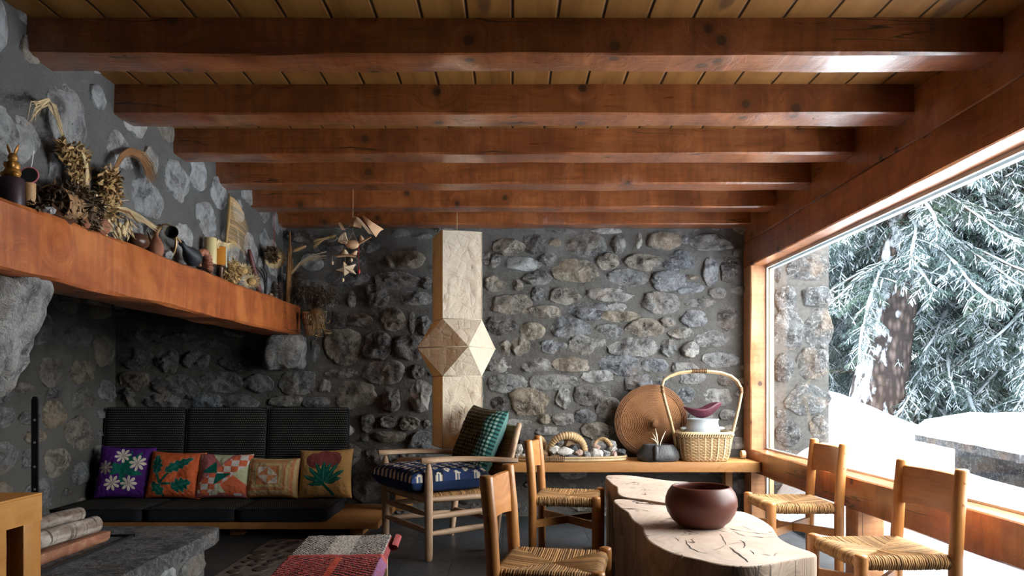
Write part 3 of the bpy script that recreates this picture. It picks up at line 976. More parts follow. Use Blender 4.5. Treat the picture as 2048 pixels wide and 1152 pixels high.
# ------------------------------------------------------------------ mantel beam, corbels, hearth
t = thing('mantel_beam', 'massive red-brown hewn mantel beam over the fireside alcove', 'mantel beam', (-1.99, 2.30, 1.57)); t['kind'] = 'thing'
mb = timber(YB - .02 - 2.30, .285, .26, 6.6, 1, rough=.012, step=.1, ch=.012)
mb.build('beam', M['mantel'], t, sharp=30, loc=(0, 0, .13))
def boulder(name, lab, c, size, seed, taper=.0, mat='bigstone'):
    mb = MB()
    bm = bmesh.new(); bmesh.ops.create_cube(bm, size=2.0)
    bmesh.ops.subdivide_edges(bm, edges=bm.edges[:], cuts=14, use_grid_fill=True)
    for q in bm.verts:
        p = q.co.copy()
        l = (abs(p.x) ** 5 + abs(p.y) ** 5 + abs(p.z) ** 5) ** .2
        p /= l
        k = 1 + .13 * fbm(p.x * 1.1 + seed, p.y * 1.1, p.z * 1.1, 3) + .05 * fbm(p.x * 4 + seed, p.y * 4, p.z * 4, 2)
        p *= k
        tp = 1 - taper * (1 - p.z) * .5
        q.co = Vector((p.x * size[0] / 2 - (1 - tp) * size[0] * .9, p.y * size[1] / 2, p.z * size[2] / 2))
    mb.bm(bm)
    return single(name, mb, M[mat], lab, 'corbel stone', c, sharp=70)
boulder('corbel_stone', 'large pale corbel stone carrying the near end of the mantel beam', (-2.12, 2.86, 1.325), (.56, .34, .52), 3.3, .42)
boulder('corbel_stone', 'rounded grey corbel stone under the far end of the mantel beam', (-1.93, 6.24, 1.43), (.30, .36, .30), 9.1, .1)

t = thing('hearth', 'raised stone hearth with a thick grey slab in the left foreground', 'hearth', (0, 0, 0))
out = []
rh = random.Random(5)
edge = [(-3.40, 2.55), (-1.735, 2.55), (-1.72, 3.0), (-1.735, 3.5), (-1.715, 4.0), (-1.725, 4.22), (-1.75, 4.33), (-1.85, 4.372), (-2.3, 4.36), (-2.9, 4.38), (-3.40, 4.37)]
fine = []
for i in range(len(edge)):
    a, b = edge[i], edge[(i + 1) % len(edge)]
    k = max(1, int(math.hypot(a[0] - b[0], a[1] - b[1]) / .035))
    for j in range(k):
        x, y = lerp(a[0], b[0], j / k), lerp(a[1], b[1], j / k)
        if x > -3.3: x += .009 * fbm(x * 9, y * 9, 1); y += .009 * fbm(x * 9, y * 9, 7)
        fine.append((x, y))
mb = MB(); mb.prism(fine, .222, .30, .014); mb.build('slab', M['hearth'], t, sharp=50)
mb = MB()
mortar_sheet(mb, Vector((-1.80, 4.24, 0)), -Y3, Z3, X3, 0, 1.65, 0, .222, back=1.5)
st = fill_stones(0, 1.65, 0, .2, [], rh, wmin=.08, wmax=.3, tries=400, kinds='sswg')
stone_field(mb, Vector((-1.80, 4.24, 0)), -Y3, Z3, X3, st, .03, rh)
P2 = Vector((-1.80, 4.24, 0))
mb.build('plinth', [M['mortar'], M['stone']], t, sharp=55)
mb = MB()
mb.box(-2.128, -2.112, 2.7, 4.06, .300, .312); mb.box(-2.62, -2.112, 4.045, 4.06, .300, .312)
mb.build('iron_frame', M['iron'], t, smooth=False)

# ------------------------------------------------------------------ snow outside
def ground(x, y):
    z = .34
    crest = .66 - .035 * (6.2 - y)
    z += (crest - .34) * math.exp(-((x - 2.75) / .42) ** 2) * sstep(2.5, 4.0, y + .8)
    m = max(.0, .90 - .40 * (x - 3.9)) if x > 3.9 else .90
    bump = sstep(6.7, 8.9, y) * (1 - .75 * sstep(9.6, 13.5, y))
    z += (m - .20) * bump if m > .20 else 0
    z += .06 * fbm(x * .9, y * .9, 3, 3) + .012 * fbm(x * 4, y * 4, 9, 2)
    if x < 2.5: z -= .35 * sstep(2.5, 2.2, x)
    return z
mb = MB(); nx, ny = 110, 130
vs_ = []
for j in range(ny + 1):
    for i in range(nx + 1):
        x = 2.2 + 24 * (i / nx) ** 1.8; y = -4 + 34 * (j / ny)
        if y < 6.6 or True: vs_.append((x, y, ground(x, y)))
mb.add(vs_, [(j * (nx + 1) + i, j * (nx + 1) + i + 1, (j + 1) * (nx + 1) + i + 1, (j + 1) * (nx + 1) + i) for j in range(ny) for i in range(nx)])
struct(mb.build('snow_ground', M['snow'], sharp=None))
mb = MB(); mb.add([(-30, -40, -.25), (60, -40, -.25), (60, 60, -.25), (-30, 60, -.25)], [(0, 1, 2, 3)])
struct(mb.build('ground_far', M['snow'], smooth=False))

t = thing('garden_table', 'stone garden table under a thick cap of snow outside the window', 'table', (0, 0, 0))
tab = [(3.30, 5.92), (2.96, 4.22), (4.3, 3.95), (4.9, 5.6), (4.2, 6.2)]
ft = []
for i in range(5):
    a, b = tab[i], tab[(i + 1) % 5]
    for j in range(24):
        x, y = lerp(a[0], b[0], j / 24), lerp(a[1], b[1], j / 24)
        ft.append((x + .02 * fbm(x * 6, y * 6), y + .02 * fbm(x * 6, y * 6, 5)))
mb = MB(); mb.prism(ft, .69, .745, .008); mb.build('top', M['outstone'], t)
mb = MB(); mb.box(3.32, 4.3, 4.35, 5.45, .1, .69, .02); mb.build('base', M['outstone'], t)
mb = MB(); cx = sum(p[0] for p in ft) / len(ft); cy = sum(p[1] for p in ft) / len(ft)
vs_, fs = [], []
R = [(1.0, .742), (1.012, .775), (.985, .82), (.92, .868), (.8, .90), (.6, .925), (.35, .938), (.1, .94)]
for r, z in R:
    for (x, y) in ft:
        vs_.append((cx + (x - cx) * r, cy + (y - cy) * r, z + .022 * fbm(x * 2 * r, y * 2 * r, 2) * (1 if z > .76 else .2)))
n = len(ft)
for k in range(len(R) - 1):
    for i in range(n): fs.append((k * n + i, k * n + (i + 1) % n, (k + 1) * n + (i + 1) % n, (k + 1) * n + i))
fs.append(tuple((len(R) - 1) * n + i for i in range(n)))
mb.add(vs_, fs); mb.build('snow_cap', M['snow'], t, sharp=None)
# ------------------------------------------------------------------ rush chairs
def strand_seat(mb, cor, z, n=26, r=.0052, th=.045, wrap=True, seed=1):
    """rush seat: four fields of cord, each wrapped over its own rail and running in to the diagonals. cor: 4 corners CCW"""
    rnd = random.Random(seed)
    cen = sum((Vector(c) for c in cor), Vector((0, 0))) / 4
    for s in range(4):
        a, b = Vector(cor[s]), Vector(cor[(s + 1) % 4])
        L = (b - a).length
        tdir = (b - a) / L
        inn = Vector((-tdir.y, tdir.x))
        if inn.dot(cen - a) < 0: inn = -inn
        half = abs(inn.dot(cen - a))
        m = int(L / (2 * r * .93))
        for i in range(m):
            t = (i + .5) / m
            p = a + (b - a) * t
            depth = half * min(1.0, 2 * min(t, 1 - t)) + .004
            jz = rnd.uniform(-.0012, .0012); sk = tdir * rnd.uniform(-.0015, .0015)
            def q(d, zz): 
                v = p + inn * d + sk; return (v.x, v.y, zz + jz)
            sag = -.012 * min(1, depth / half)
            o = th * .5
            path = [q(.03, z - th), q(-.006, z - th), q(-.017, z - th * .5), q(-.008, z - .003), q(.012, z + .004), q(depth * .55 + .004, z + sag * .5), q(max(depth, .014), z + sag)]
            mb.tube(path, r * rnd.uniform(.92, 1.08), 5, caps=False)

def chair_parts(t, seed=1):
    W, D = .42, .40         # between post centres
    zs, zt, zf = .425, .80, .452
    rp = .0275
    xb, xf = -D / 2, D / 2      # back of the chair at -x, it faces +x
    for s in (-1, 1):
        mb = MB(); y = s * W / 2
        lean = -.028
        mb.tube([(xb, y, 0), (xb, y, .02), (xb, y, zs), (xb + lean * .4, y, .62), (xb + lean, y, zt - .012), (xb + lean, y, zt - .004), (xb + lean, y, zt)], [rp * .8, rp * .92, rp, rp, rp, rp * .95, rp * .7], 16)
        leg_ = mb.build('back_leg', M['chair_z'], t, sharp=60)
        for z in (.655, .745):
            pg = MB(); pg.M = Matrix.Translation((xb - .028 * (z - zs) / (zt - zs), y + s * (rp - .0012), z)) @ Matrix.Rotation(-s * PI / 2, 4, 'X')
            pg.lathe([(.0058, -.001), (.0058, .0012), (.004, .002)], 10); pg.build('peg', M['chair_x'], leg_)
        mb = MB()
        mb.tube([(xf, y, 0), (xf, y, .02), (xf, y, zf - .014), (xf, y, zf - .004), (xf, y, zf)], [rp * .8, rp * .95, rp, rp * .93, rp * .55], 16)
        mb.build('front_leg', M['chair_z'], t, sharp=60)
    # back board with a lower edge arched upwards in the middle
    mb = MB(); n = 16
    vs_, fs = [], []
    for i in range(n + 1):
        u = -1 + 2 * i / n; y = u * (W / 2 - .012)
        cur = -.022 * (1 - u * u)
        zt_, zb_ = zt - .026, zt - .205 + .014 * (1 - u * u)
        for (dx, z) in ((-.010, zb_), (-.012, (zb_ + zt_) / 2), (-.010, zt_ - .004), (-.004, zt_), (.004, zt_), (.010, zt_ - .004), (.012, (zb_ + zt_) / 2), (.010, zb_)):
            lz = -.028 * max(0, (z - zs) / (zt - zs))
            vs_.append((xb + cur + dx + lz, y, z))
    for i in range(n):
        for k in range(8):
            k2 = (k + 1) % 8
            fs.append((i * 8 + k, i * 8 + k2, (i + 1) * 8 + k2, (i + 1) * 8 + k))
    fs.append(tuple(range(8))); fs.append(tuple(n * 8 + k for k in range(8)))
    mb.add(vs_, fs); mb.build('back_board', M['chair_y'], t, sharp=50)
    mb = MB()
    e = .006
    strand_seat(mb, [(xb + e, -W / 2 + e), (xf - e, -W / 2 + e), (xf - e, W / 2 - e), (xb + e, W / 2 - e)], zs + .008, seed=seed)
    # the straw stuffing under the cords
    mb.prism([(xb + .01, -W / 2 + .01), (xf - .01, -W / 2 + .01), (xf - .01, W / 2 - .01), (xb + .01, W / 2 - .01)], zs - .028, zs - .012)
    mb.build('rush_seat', M['rush'], t, sharp=None)
    for (y0, y1, dz, mt) in ((-W / 2, W / 2, 0, 'chair_x'), (W / 2, -W / 2, .001, 'chair_x')):
        mb = MB()
        a = Vector((xb, y0, 0)); b = Vector((xf, y1, 0)); d = (b - a).normalized(); nn = Vector((-d.y, d.x, 0)) * .010
        L = []
        for p in (a + d * .02, b - d * .02):
            for sg in (-1, 1):
                for z in (.245 + dz, .292 + dz): L.append(tuple(p + nn * sg + Vector((0, 0, z))))
        mb.add(L, [(0, 1, 3, 2), (4, 6, 7, 5), (0, 4, 5, 1), (2, 3, 7, 6), (0, 2, 6, 4), (1, 5, 7, 3)])
        mb.build('cross_stretcher', M[mt], t, smooth=False)

CH = thing('rush_chair', 'nearest wooden chair with a rush seat and glossy back board, left of the table', 'chair', (.165, 2.95, 0), math.radians(-11), 'rush seated chairs round the log tables')
chair_parts(CH)
CG = 'rush seated chairs round the log tables'
dup(CH, 'wooden rush seated chair standing before the wall bench, in front of the tray of shells', (.365, 4.75, 0), math.radians(-10.5))
dup(CH, 'wooden rush seated chair by the window post, farther one of the two under the window', (1.735, 4.50, 0), PI)
dup(CH, 'wooden rush seated chair nearest the window glass, with its dark back board to the snow', (1.625, 3.20, 0), PI + .05)

# ------------------------------------------------------------------ log tables
ZT = .50
def px_outline(pts, z=ZT, sub=5, wob=.006, seed=0):
    P_ = [onz(x, y, z) for x, y in pts]
    n = len(P_); out = []
    for i in range(n):
        a, b, c, d = P_[i - 1], P_[i], P_[(i + 1) % n], P_[(i + 2) % n]
        for j in range(sub):
            t = j / sub
            q = .5 * ((2 * b) + (c - a) * t + (2 * a - 5 * b + 4 * c - d) * t * t + (3 * b - a - 3 * c + d) * t ** 3)
            out.append((q.x + wob * fbm(q.x * 5 + seed, q.y * 5, 1), q.y + wob * fbm(q.x * 5, q.y * 5 + seed, 4)))
    return out
front = [(1227, 1000), (1238, 1014), (1254, 1024), (1263, 1038), (1283, 1055), (1292, 1075), (1313, 1093), (1350, 1108), (1397, 1119), (1440, 1129), (1485, 1133), (1529, 1131), (1565, 1123), (1606, 1116), (1633, 1111), (1626, 1104), (1602, 1096), (1577, 1086), (1559, 1075), (1550, 1060), (1538, 1048), (1514, 1034), (1494, 1025), (1468, 1021), (1410, 1015), (1333, 1011), (1286, 1003), (1250, 998)]
rear = [(1212, 953), (1221, 966), (1234, 975), (1233, 985), (1249, 994), (1286, 999), (1335, 1006), (1410, 1010), (1462, 1012), (1461, 995), (1440, 980), (1420, 971), (1397, 965), (1350, 962), (1306, 957), (1262, 951), (1224, 950)]
def log_table(lab, outline_px, thick, legs, seed):
    ol = px_outline(outline_px, seed=seed)
    c = (sum(p[0] for p in ol) / len(ol), sum(p[1] for p in ol) / len(ol))
    t = thing('log_table', lab, 'table', (c[0], c[1], 0), 0, 'pale log slab tables')
    ol = [(x - c[0], y - c[1]) for x, y in ol]
    mb = MB(); mb.prism(ol, ZT - thick, ZT, .008, mat=0, mat_side=1)
    mb.build('slab', [M['slab'], M['slab_side']], t, sharp=35)
    for k, (lo, hi) in enumerate(legs):
        x0 = min(p[0] for p in ol); x1 = max(p[0] for p in ol)
        sel = [p for p in ol if lerp(x0, x1, lo) <= p[0] <= lerp(x0, x1, hi)]
        lc = (sum(p[0] for p in sel) / len(sel), sum(p[1] for p in sel) / len(sel))
        mb = MB()
        a = [(lc[0] + (x - lc[0]) * .93, lc[1] + (y - lc[1]) * .93) for x, y in sel]
        n = len(a); lv = [0, .08, .2, .34, ZT - thick + .01]
        vs_ = [(lc[0] + (x - lc[0]) * (1 + .03 * fbm(x * 6, y * 6, z * 5 + seed)), lc[1] + (y - lc[1]) * (1 + .03 * fbm(x * 6, y * 6, z * 5)), z) for z in lv for x, y in a]
        fs = [(r * n + i, r * n + (i + 1) % n, (r + 1) * n + (i + 1) % n, (r + 1) * n + i) for r in range(len(lv) - 1) for i in range(n)]
        fs += [tuple(range(n - 1, -1, -1)), tuple((len(lv) - 1) * n + i for i in range(n))]
        mb.add(vs_, fs); mb.build('trunk_leg', M['slab_side'], t, sharp=40)
    return t
log_table('nearer pale log slab table with waney edges, carrying the red-brown bowl', front, .15, [(0.0, .30), (.62, .9)], 2.0)
log_table('smaller pale log slab table behind the bowl, below the wall bench', rear, .13, [(0.02, .36), (.62, .96)], 6.0)
tb_ = [o for o in COL.objects if o.name == 'log_table'][0]
CR = [([(1371, 1080), (1373, 1087), (1381, 1096), (1396, 1103), (1416, 1107)], 2.6), ([(1459, 1094), (1468, 1102), (1482, 1112), (1496, 1124)], 4.0), ([(1452, 1090), (1447, 1080), (1440, 1068)], 1.4), ([(1480, 1080), (1489, 1086), (1487, 1096)], 2.2), ([(1466, 1062), (1478, 1068), (1490, 1072)], 1.8),
      ([(1287, 1058), (1306, 1058), (1322, 1056)], 1.6), ([(1306, 1048), (1316, 1051)], 2.2), ([(1448, 1091), (1435, 1098), (1424, 1100)], 1.2), ([(1455, 1089), (1474, 1085), (1492, 1083)], 1.2), ([(1500, 1100), (1508, 1108)], 1.6), ([(1350, 1075), (1358, 1082)], 1.6), ([(1363, 1108), (1364, 1117)], 1.6), ([(1480, 1050), (1498, 1058), (1512, 1062)], 1.3)]
for pts_, wpx in CR:
    mb = MB(); Q = [onz(x, y, ZT + .0012) - tb_.location for x, y in pts_]
    Q2 = [Q[0]]
    for a_, b_ in zip(Q, Q[1:]): Q2 += [a_.lerp(b_, .5) + Vector((.003, -.003, 0)), b_]
    wm = wpx * 3.0 / F
    mb.ribbon(Q2, [wm * (.25 + .75 * math.sin(PI * (i + .4) / len(Q2))) for i in range(len(Q2))], nrm=(0, 0, 1)); mb.build('drying_crack', M['crack'], tb_, smooth=False)
# bowl
b = onz(1402, 1052, ZT)
mb = MB()
Rb = .162; Hb = .185
pr = [(.075, 0), (.10, .004), (.13, .03), (.152, .065), (.162, .10), (.160, .13), (.150, .158), (.138, .176), (.132, .183), (.127, .185), (.122, .181), (.128, .165), (.143, .13), (.146, .10), (.137, .065), (.115, .034), (.08, .018), (.001, .014)]
mb.lathe(pr, 56, cap1=False)
single('bowl', mb, M['bowl'], 'big round red-brown bowl on the log table', 'bowl', (b.x, b.y, ZT), sharp=None)

# ------------------------------------------------------------------ armchair
ax = Vector((-.83, -.557, 0)).normalized()            # the way it faces
ang = math.atan2(ax.y, ax.x)
cen = Vector((-.495, 5.16, 0))
A = thing('wooden_armchair', 'rustic armchair of turned pale wood with a rush seat, left of the wall bench', 'armchair', cen, ang)
Wd, Dp = .68, .57
xf, xb = Dp / 2, -Dp / 2
def stick(name, a, b, r, mid=1.0, n=12, mat='arm_x', par=A, ends=.62):
    a, b = Vector(a), Vector(b)
    P_, R_ = [], []
    for k in range(9):
        u = k / 8
        P_.append(a.lerp(b, u)); R_.append(r * lerp(ends, mid, math.sin(PI * u) ** .6))
    m = MB(); m.tube(P_, R_, n); return m.build(name, M[mat], par, sharp=60)
for s in (-1, 1):
    y = s * Wd / 2
    mb = MB(); mb.tube([(xf, y, 0), (xf, y, .012), (xf, y, .05), (xf, y, .48), (xf, y, .58), (xf, y, .628), (xf, y, .636)], [.017, .024, .027, .028, .024, .013, .010], 16); mb.build('front_leg', M['arm_z'], A, sharp=60)
    mb = MB(); mb.tube([(xb + .04, y * .9, 0), (xb + .03, y * .9, .10), (xb, y * .9, .33), (xb - .06, y * .9, .52), (xb - .17, y * .88, .86), (xb - .175, y * .88, .875)], [.018, .024, .026, .025, .020, .012], 14); mb.build('back_leg', M['arm_z'], A, sharp=60)
    # arm: a flat shaped board
    mb = MB(); n = 20; vs_, fs = [], []
    for i in range(n + 1):
        u = i / n; x = lerp(xf + .055, xb - .125, u)
        w = lerp(.040, .026, u) * (1 - .75 * max(0, (.06 - u) / .06) ** 2)
        zc = .655 - .035 * u + .010 * math.sin(u * PI * 1.2); yy = y * lerp(1.0, .97, u)
        h = .018
        for (a_, b_) in ((-1, -.6), (-.7, -1), (.7, -1), (1, -.6), (1, .5), (.6, 1), (-.6, 1), (-1, .5)): vs_.append((x, yy + a_ * w, zc + b_ * h))
    for i in range(n):
        for k in range(8): fs.append((i * 8 + k, i * 8 + (k + 1) % 8, (i + 1) * 8 + (k + 1) % 8, (i + 1) * 8 + k))
    fs += [tuple(range(8)), tuple(n * 8 + k for k in range(8))]
    mb.add(vs_, fs); mb.build('arm', M['arm_x'], A, sharp=45)
    for z in (.175, .285): stick('side_stretcher', (xf, y, z), (xb + .02, y * .9, z), .022)
    stick('seat_rail', (xf, y, .40), (xb - .01, y * .9, .38), .022, mid=.9)
for z in (.19, .30): stick('front_stretcher', (xf, -Wd / 2, z), (xf, Wd / 2, z), .021, mat='arm_z')
stick('back_stretcher', (xb + .02, -Wd * .45, .20), (xb + .02, Wd * .45, .20), .02, mat='arm_z')
stick('seat_rail', (xf, -Wd / 2, .40), (xf, Wd / 2, .40), .022, mat='arm_z')
mb = MB()
cr = [(xb + .0, -Wd * .42), (xf - .005, -Wd / 2 + .03), (xf - .005, Wd / 2 - .03), (xb + .0, Wd * .42)]
strand_seat(mb, cr, .425, th=.05, r=.006, seed=4); mb.build('rush_seat', M['rush'], A, sharp=None)
mb = MB()
for i in range(46):
    u = i / 45; z0 = .45 + u * .40
    x0 = xb - .04 - (z0 - .45) * .31
    mb.tube([(x0 - .004, -Wd * .41, z0), (x0 + .012, -Wd * .2, z0), (x0 + .012, Wd * .2, z0), (x0 - .004, Wd * .41, z0)], .0055, 5, caps=False)
mb.build('rush_back', M['rush'], A, sharp=None)

# ------------------------------------------------------------------ cushions with woven or stitched patterns
def cushion_mesh(w, h, t, n, colfn, seed=0, pinch=.06, wr=.006, back=None, edge=None, pw=.5):
    """upright cushion: x across, z up from 0, front towards -y; the pattern is one colour per face"""
    mb = MB()
    def P(u, v, side):
        x = u * w / 2 * (1 - pinch * (1 - v * v)); z = v * h / 2 * (1 - pinch * (1 - u * u))
        f = max(0, (1 - u ** 4) * (1 - v ** 4)) ** pw
        y = side * t / 2 * f
        k = fbm(u * 2.2 + seed, v * 2.2, seed, 3)
        rim = (abs(u) ** 3 + abs(v) ** 3)
        y += wr * f * (1.6 * k + rim * 1.1 * nz(u * 9 + seed, v * 9, 3))
        return (x, y, z + h / 2)
    vs_, fs, cs = [], [], []
    for side in (-1, 1):
        b0 = len(vs_)
        m = n if side < 0 else max(10, n // 3)
        for j in range(m + 1):
            for i in range(m + 1): vs_.append(P(-1 + 2 * i / m, -1 + 2 * j / m, side))
        for j in range(m):
            for i in range(m):
                a = b0 + j * (m + 1) + i
                fs.append((a, a + 1, a + m + 2, a + m + 1))
                u, v = -1 + 2 * (i + .5) / m, -1 + 2 * (j + .5) / m
                cs.append(colfn(u, v) if side < 0 else (back or colfn(-.99, -.99)))
    mb.add(vs_, fs, None, cs)
    return mb

def inpoly(x, y, poly):
    r = False; n = len(poly); j = n - 1
    for i in range(n):
        xi, yi = poly[i]; xj, yj = poly[j]
        if (yi > y) != (yj > y) and x < (xj - xi) * (y - yi) / (yj - yi) + xi: r = not r
        j = i
    return r
PURP, ORNG, GRN, CREAM = (.085, .014, .185), (.80, .155, .05), (.004, .14, .10), (.80, .71, .58)
def flower(u, v, cx, cy, r, rot=0, n=8):
    dx, dy = u - cx, v - cy; d = math.hypot(dx, dy)
    if d > r: return 0
    if d < r * .16: return 2
    a = math.atan2(dy, dx) + rot
    k = abs(((a / (2 * PI) * n) % 1) - .5) * 2          # 0 at a petal's axis
    lim = .80 * (math.sin(PI * min(1, max(0, d / r)) ** .8) ** .55)
    return 1 if k < lim and d < r * (1 - .18 * k * k) else 0
def leafshape(u, v, ax_, ay_, bx, by, w, lobes=0, depth=.3):
    dx, dy = bx - ax_, by - ay_; L = math.hypot(dx, dy)
    s = ((u - ax_) * dx + (v - ay_) * dy) / L / L
    q = ((u - ax_) * -dy + (v - ay_) * dx) / L
    if s < 0 or s > 1: return 0
    hw = w * math.sin(PI * s ** .8) ** .8
    if lobes: hw *= 1 - depth * (.5 + .5 * math.sin(2 * PI * lobes * s + (1.5 if q > 0 else 0)))
    if abs(q) < hw:
        return 2 if abs(q) < .02 else 1
    return 3 if abs(q) < hw + .035 else 0
def pat_purple(u, v):
    for (cx, cy, r, ro) in ((-.08, .62, .30, .2), (.52, .33, .32, .5), (-.33, -.48, .31, .1), (.28, -.48, .31, .35), (-.66, .12, .28, .3)):
        k = flower(u, v, cx, cy, r, ro)
        if k == 1: return CREAM if cx > -.6 else (.36, .31, .24)
        if k == 2: return (.50, .42, .32)
    for g in ((-.10, -.15, .25, .82, .16), (-.1, -.1, .62, .78, .12), (-.12, .05, -.45, .30, .15), (.0, .0, .75, -.1, .14), (-.1, .1, -.5, -.15, .12), (-.05, 0, .15, -.75, .13), (.05, .3, .68, .55, .1)):
        k = leafshape(u, v, *g)
        if k in (1, 2): return GRN
    return PURP
def pat_orange(u, v):
    for g in ((-.30, .10, .68, .72, .24, 5, .35), (-.62, -.02, -.66, .82, .22, 4, .35), (.02, -.62, .72, -.30, .34, 4, .45), (-.3, -.9, -.75, -.35, .22, 3, .4)):
        k = leafshape(u, v, *g)
        if k == 1: return GRN
        if k == 2: return (.05, .22, .17)
        if k == 3: return (.55, .30, .20)
    for (x0, y0, x1, y1) in ((-.45, -.42, -.05, .22), (-.6, .0, -.45, -.42), (-.45, -.45, .2, -.42), (-.45, -.42, -.3, -.95)):
        dx, dy = x1 - x0, y1 - y0; L2 = dx * dx + dy * dy
        s = max(0, min(1, ((u - x0) * dx + (v - y0) * dy) / L2))
        if math.hypot(u - x0 - dx * s, v - y0 - dy * s) < .05: return GRN
    return ORNG
PK, WH, CO, LG = (.50, .15, .15), (.78, .70, .66), (.78, .17, .075), (.60, .62, .38)
def pat_patch(u, v):
    if v < -.82: return [PK, CO, WH][int((u + 1) * 3.4) % 3] if v > -.93 else PK
    if u < -.84: return (.45, .27, .12)
    if abs(u + .05) < .36 * max(0, (v - .45) / .5) and v > .45: return LG
    if abs(u + .05) < .34 * max(0, (-v - .45) / .5) and v < -.45: return LG
    if u > .40 and abs(v - .02) < .42 * (u - .40) / .5: return LG
    if inpoly(u, v, [(-.78, .08), (-.25, .62), (-.18, .08)]): return GRN
    if inpoly(u, v, [(-.20, .06), (.38, .06), (-.28, -.48)]): return GRN
    x, y = (u + .75) / .27, (v + .68) / .27
    i, j = math.floor(x), math.floor(y)
    if abs((u - v) ) < .46 and not (abs(u) < .22 and abs(v) < .22 and False):
        return WH if (i + j) % 2 == 0 else CO
    if (u + v) > .55 or (u + v) < -.75: return PK
    return CO if (u > v) else PK
def pat_peach(u, v):
    TN, PE, IV = (.66, .39, .19), (.70, .27, .115), (.74, .65, .55)
    if v < -.93: return (.55, .27, .02)
    x, y = u + .12, v - .10
    if abs(x) < .40 and abs(y) < .44:
        a, c = x / .40, y / .44
        if abs(a) + abs(c) < 1:
            return IV if (a > 0) == (c > 0) and abs(a) + abs(c) > .12 else PE
        return PE if (a > 0) == (c > 0) else IV
    m = max(abs(x) / .40, abs(y) / .44)
    k = int(m * 4.5)
    return [TN, PE, (.70, .53, .26)][k % 3]
def pat_tan(u, v):
    TN = (.66, .37, .13); BR = (.34, .085, .075)
    stem = abs((u - .05) * .75 + (v + .55) * .65) < .055 and -.95 < v < -.35 and u < .4
    if stem: return GRN
    for g in ((.0, -.45, .02, .48, .15), (.0, -.4, -.62, .25, .12), (.0, -.45, -.80, -.10, .12), (.05, -.45, -.62, -.48, .11), (.05, -.4, .55, .40, .12), (.05, -.42, .80, .10, .13), (.08, -.45, .70, -.22, .12), (0, -.3, -.30, .42, .12), (.0, -.3, .28, .42, .11)):
        k = leafshape(u, v, *g, 2, .3)
        if k == 1: return GRN
        if k == 2: return (.05, .26, .19)
    for (cx, cy, r) in ((-.35, .52, .33), (.0, .62, .34), (.32, .56, .34)):
        d = math.hypot(u - cx, (v - cy))
        if d < r: return BR if int(d * 40) % 3 else (.20, .045, .045)
    return TN
def place_cushion(lab, px, w, h, t, fn, seed, yb, z, tilt, rz=0.0, back=None, n=130, roll=0.0, mat='cloth', name='cushion', cat='cushion', group='cushions in a row on the fireside seat', **kw):
    mb = cushion_mesh(w, h, t, n, fn, seed, back=back, **kw)
    o = mb.build(name, M[mat], None, sharp=None)
    o.location = (px, yb, z)
    o.rotation_euler = (tilt, roll, rz)
    return tag(o, lab, cat, group)
zc = .226
def cx_(px, d=5.85): return (px - 1024) * d / F
for lab, px, w, h, fn, sd, bk, rl_, rz_ in (
    ('purple cushion with cream flowers and green leaf, at the wall end of the seat', 242, .43, .43, pat_purple, 1.2, PURP, .05, .16),
    ('orange cushion with dark green leaves on the fireside seat', 344, .45, .385, pat_orange, 4.1, ORNG, .03, -.02),
    ('patchwork cushion of coral, pink and white squares and triangles', 443, .44, .37, pat_patch, 7.7, (.02, .12, .11), .02, .06),
    ('peach and cream pieced cushion with a square of triangles at its centre', 542, .44, .335, pat_peach, 9.3, (.5, .26, .03), 0, -.06),
    ('tan cushion with a green leaf and dusky red fruit, nearest the armchair', 649, .44, .405, pat_tan, 3.6, (.5, .27, .085), -.03, -.02)):
    place_cushion(lab, cx_(px), w, h, .15, fn, sd, 5.86, zc, -.27, rz_, bk, roll=rl_)

def gingham(u, v):
    n = 17
    a = int((u + 1) * n) % 2; b_ = int((v + 1) * n) % 2
    side = sstep(.45, .75, u + .15 * v)
    dk, md, lt = (.006, .008, .008), (.055, .043, .018), (.20, .155, .06)
    dk2, md2, lt2 = (.008, .035, .035), (.045, .19, .17), (.48, .66, .56)
    A_ = dk if a and b_ else (md if a or b_ else lt)
    B_ = dk2 if a and b_ else (md2 if a or b_ else lt2)
    return B_ if u > .52 + .10 * v else A_
o = place_cushion('dark gingham pillow with a teal checked edge, leaning in the armchair', 0, .50, .50, .17, gingham, 2.2, 0, 0, 0, 0, (.10, .2, .18), name='pillow', cat='pillow', group=None, wr=.009)
R_ = Matrix.Translation(cen) @ Matrix.Rotation(ang, 4, 'Z') @ Matrix.Translation(Vector((xb + .075, -.02, .515))) @ Matrix.Rotation(math.radians(-22), 4, 'Y') @ Matrix.Rotation(PI / 2, 4, 'Z') @ Matrix.Rotation(math.radians(4), 4, 'Y')
o.matrix_world = R_

def ikat(u, v):
    r = int((v + 1) * 4.2); x = (u + 1) * 5.2 + (.5 if r % 2 else 0)
    fx = x - math.floor(x) - .5; fy = (v + 1) * 4.2 - r - .5
    d = math.hypot(fx * 1.15 + .10 * nz(u * 30, v * 30, 5), fy + .12 * nz(u * 30, v * 30, 9))
    st = nz(u * 60, v * 8, 3)
    if d < .11: return (.10, .13, .22)
    if d < .30 + .08 * st: return (.72, .63, .50)
    if d < .40 and st > .1: return (.30, .25, .22)
    return (.016, .038, .13) if (int(x * 2) + r) % 3 else (.006, .012, .032)
mb = cushion_mesh(.66, .60, .185, 150, ikat, 5.5, back=(.012, .03, .09), pinch=.03, pw=.28)
o = mb.build('seat_cushion', M['cloth'], None, sharp=None)
tag(o, 'blue and cream ikat seat cushion lying on the armchair', 'cushion')
o.matrix_world = Matrix.Translation(cen) @ Matrix.Rotation(ang, 4, 'Z') @ Matrix.Translation(Vector((.105, 0, .512))) @ Matrix.Rotation(-PI / 2, 4, 'Z') @ Matrix.Rotation(-PI / 2, 4, 'X') @ Matrix.Translation(Vector((0, 0, -.30)))

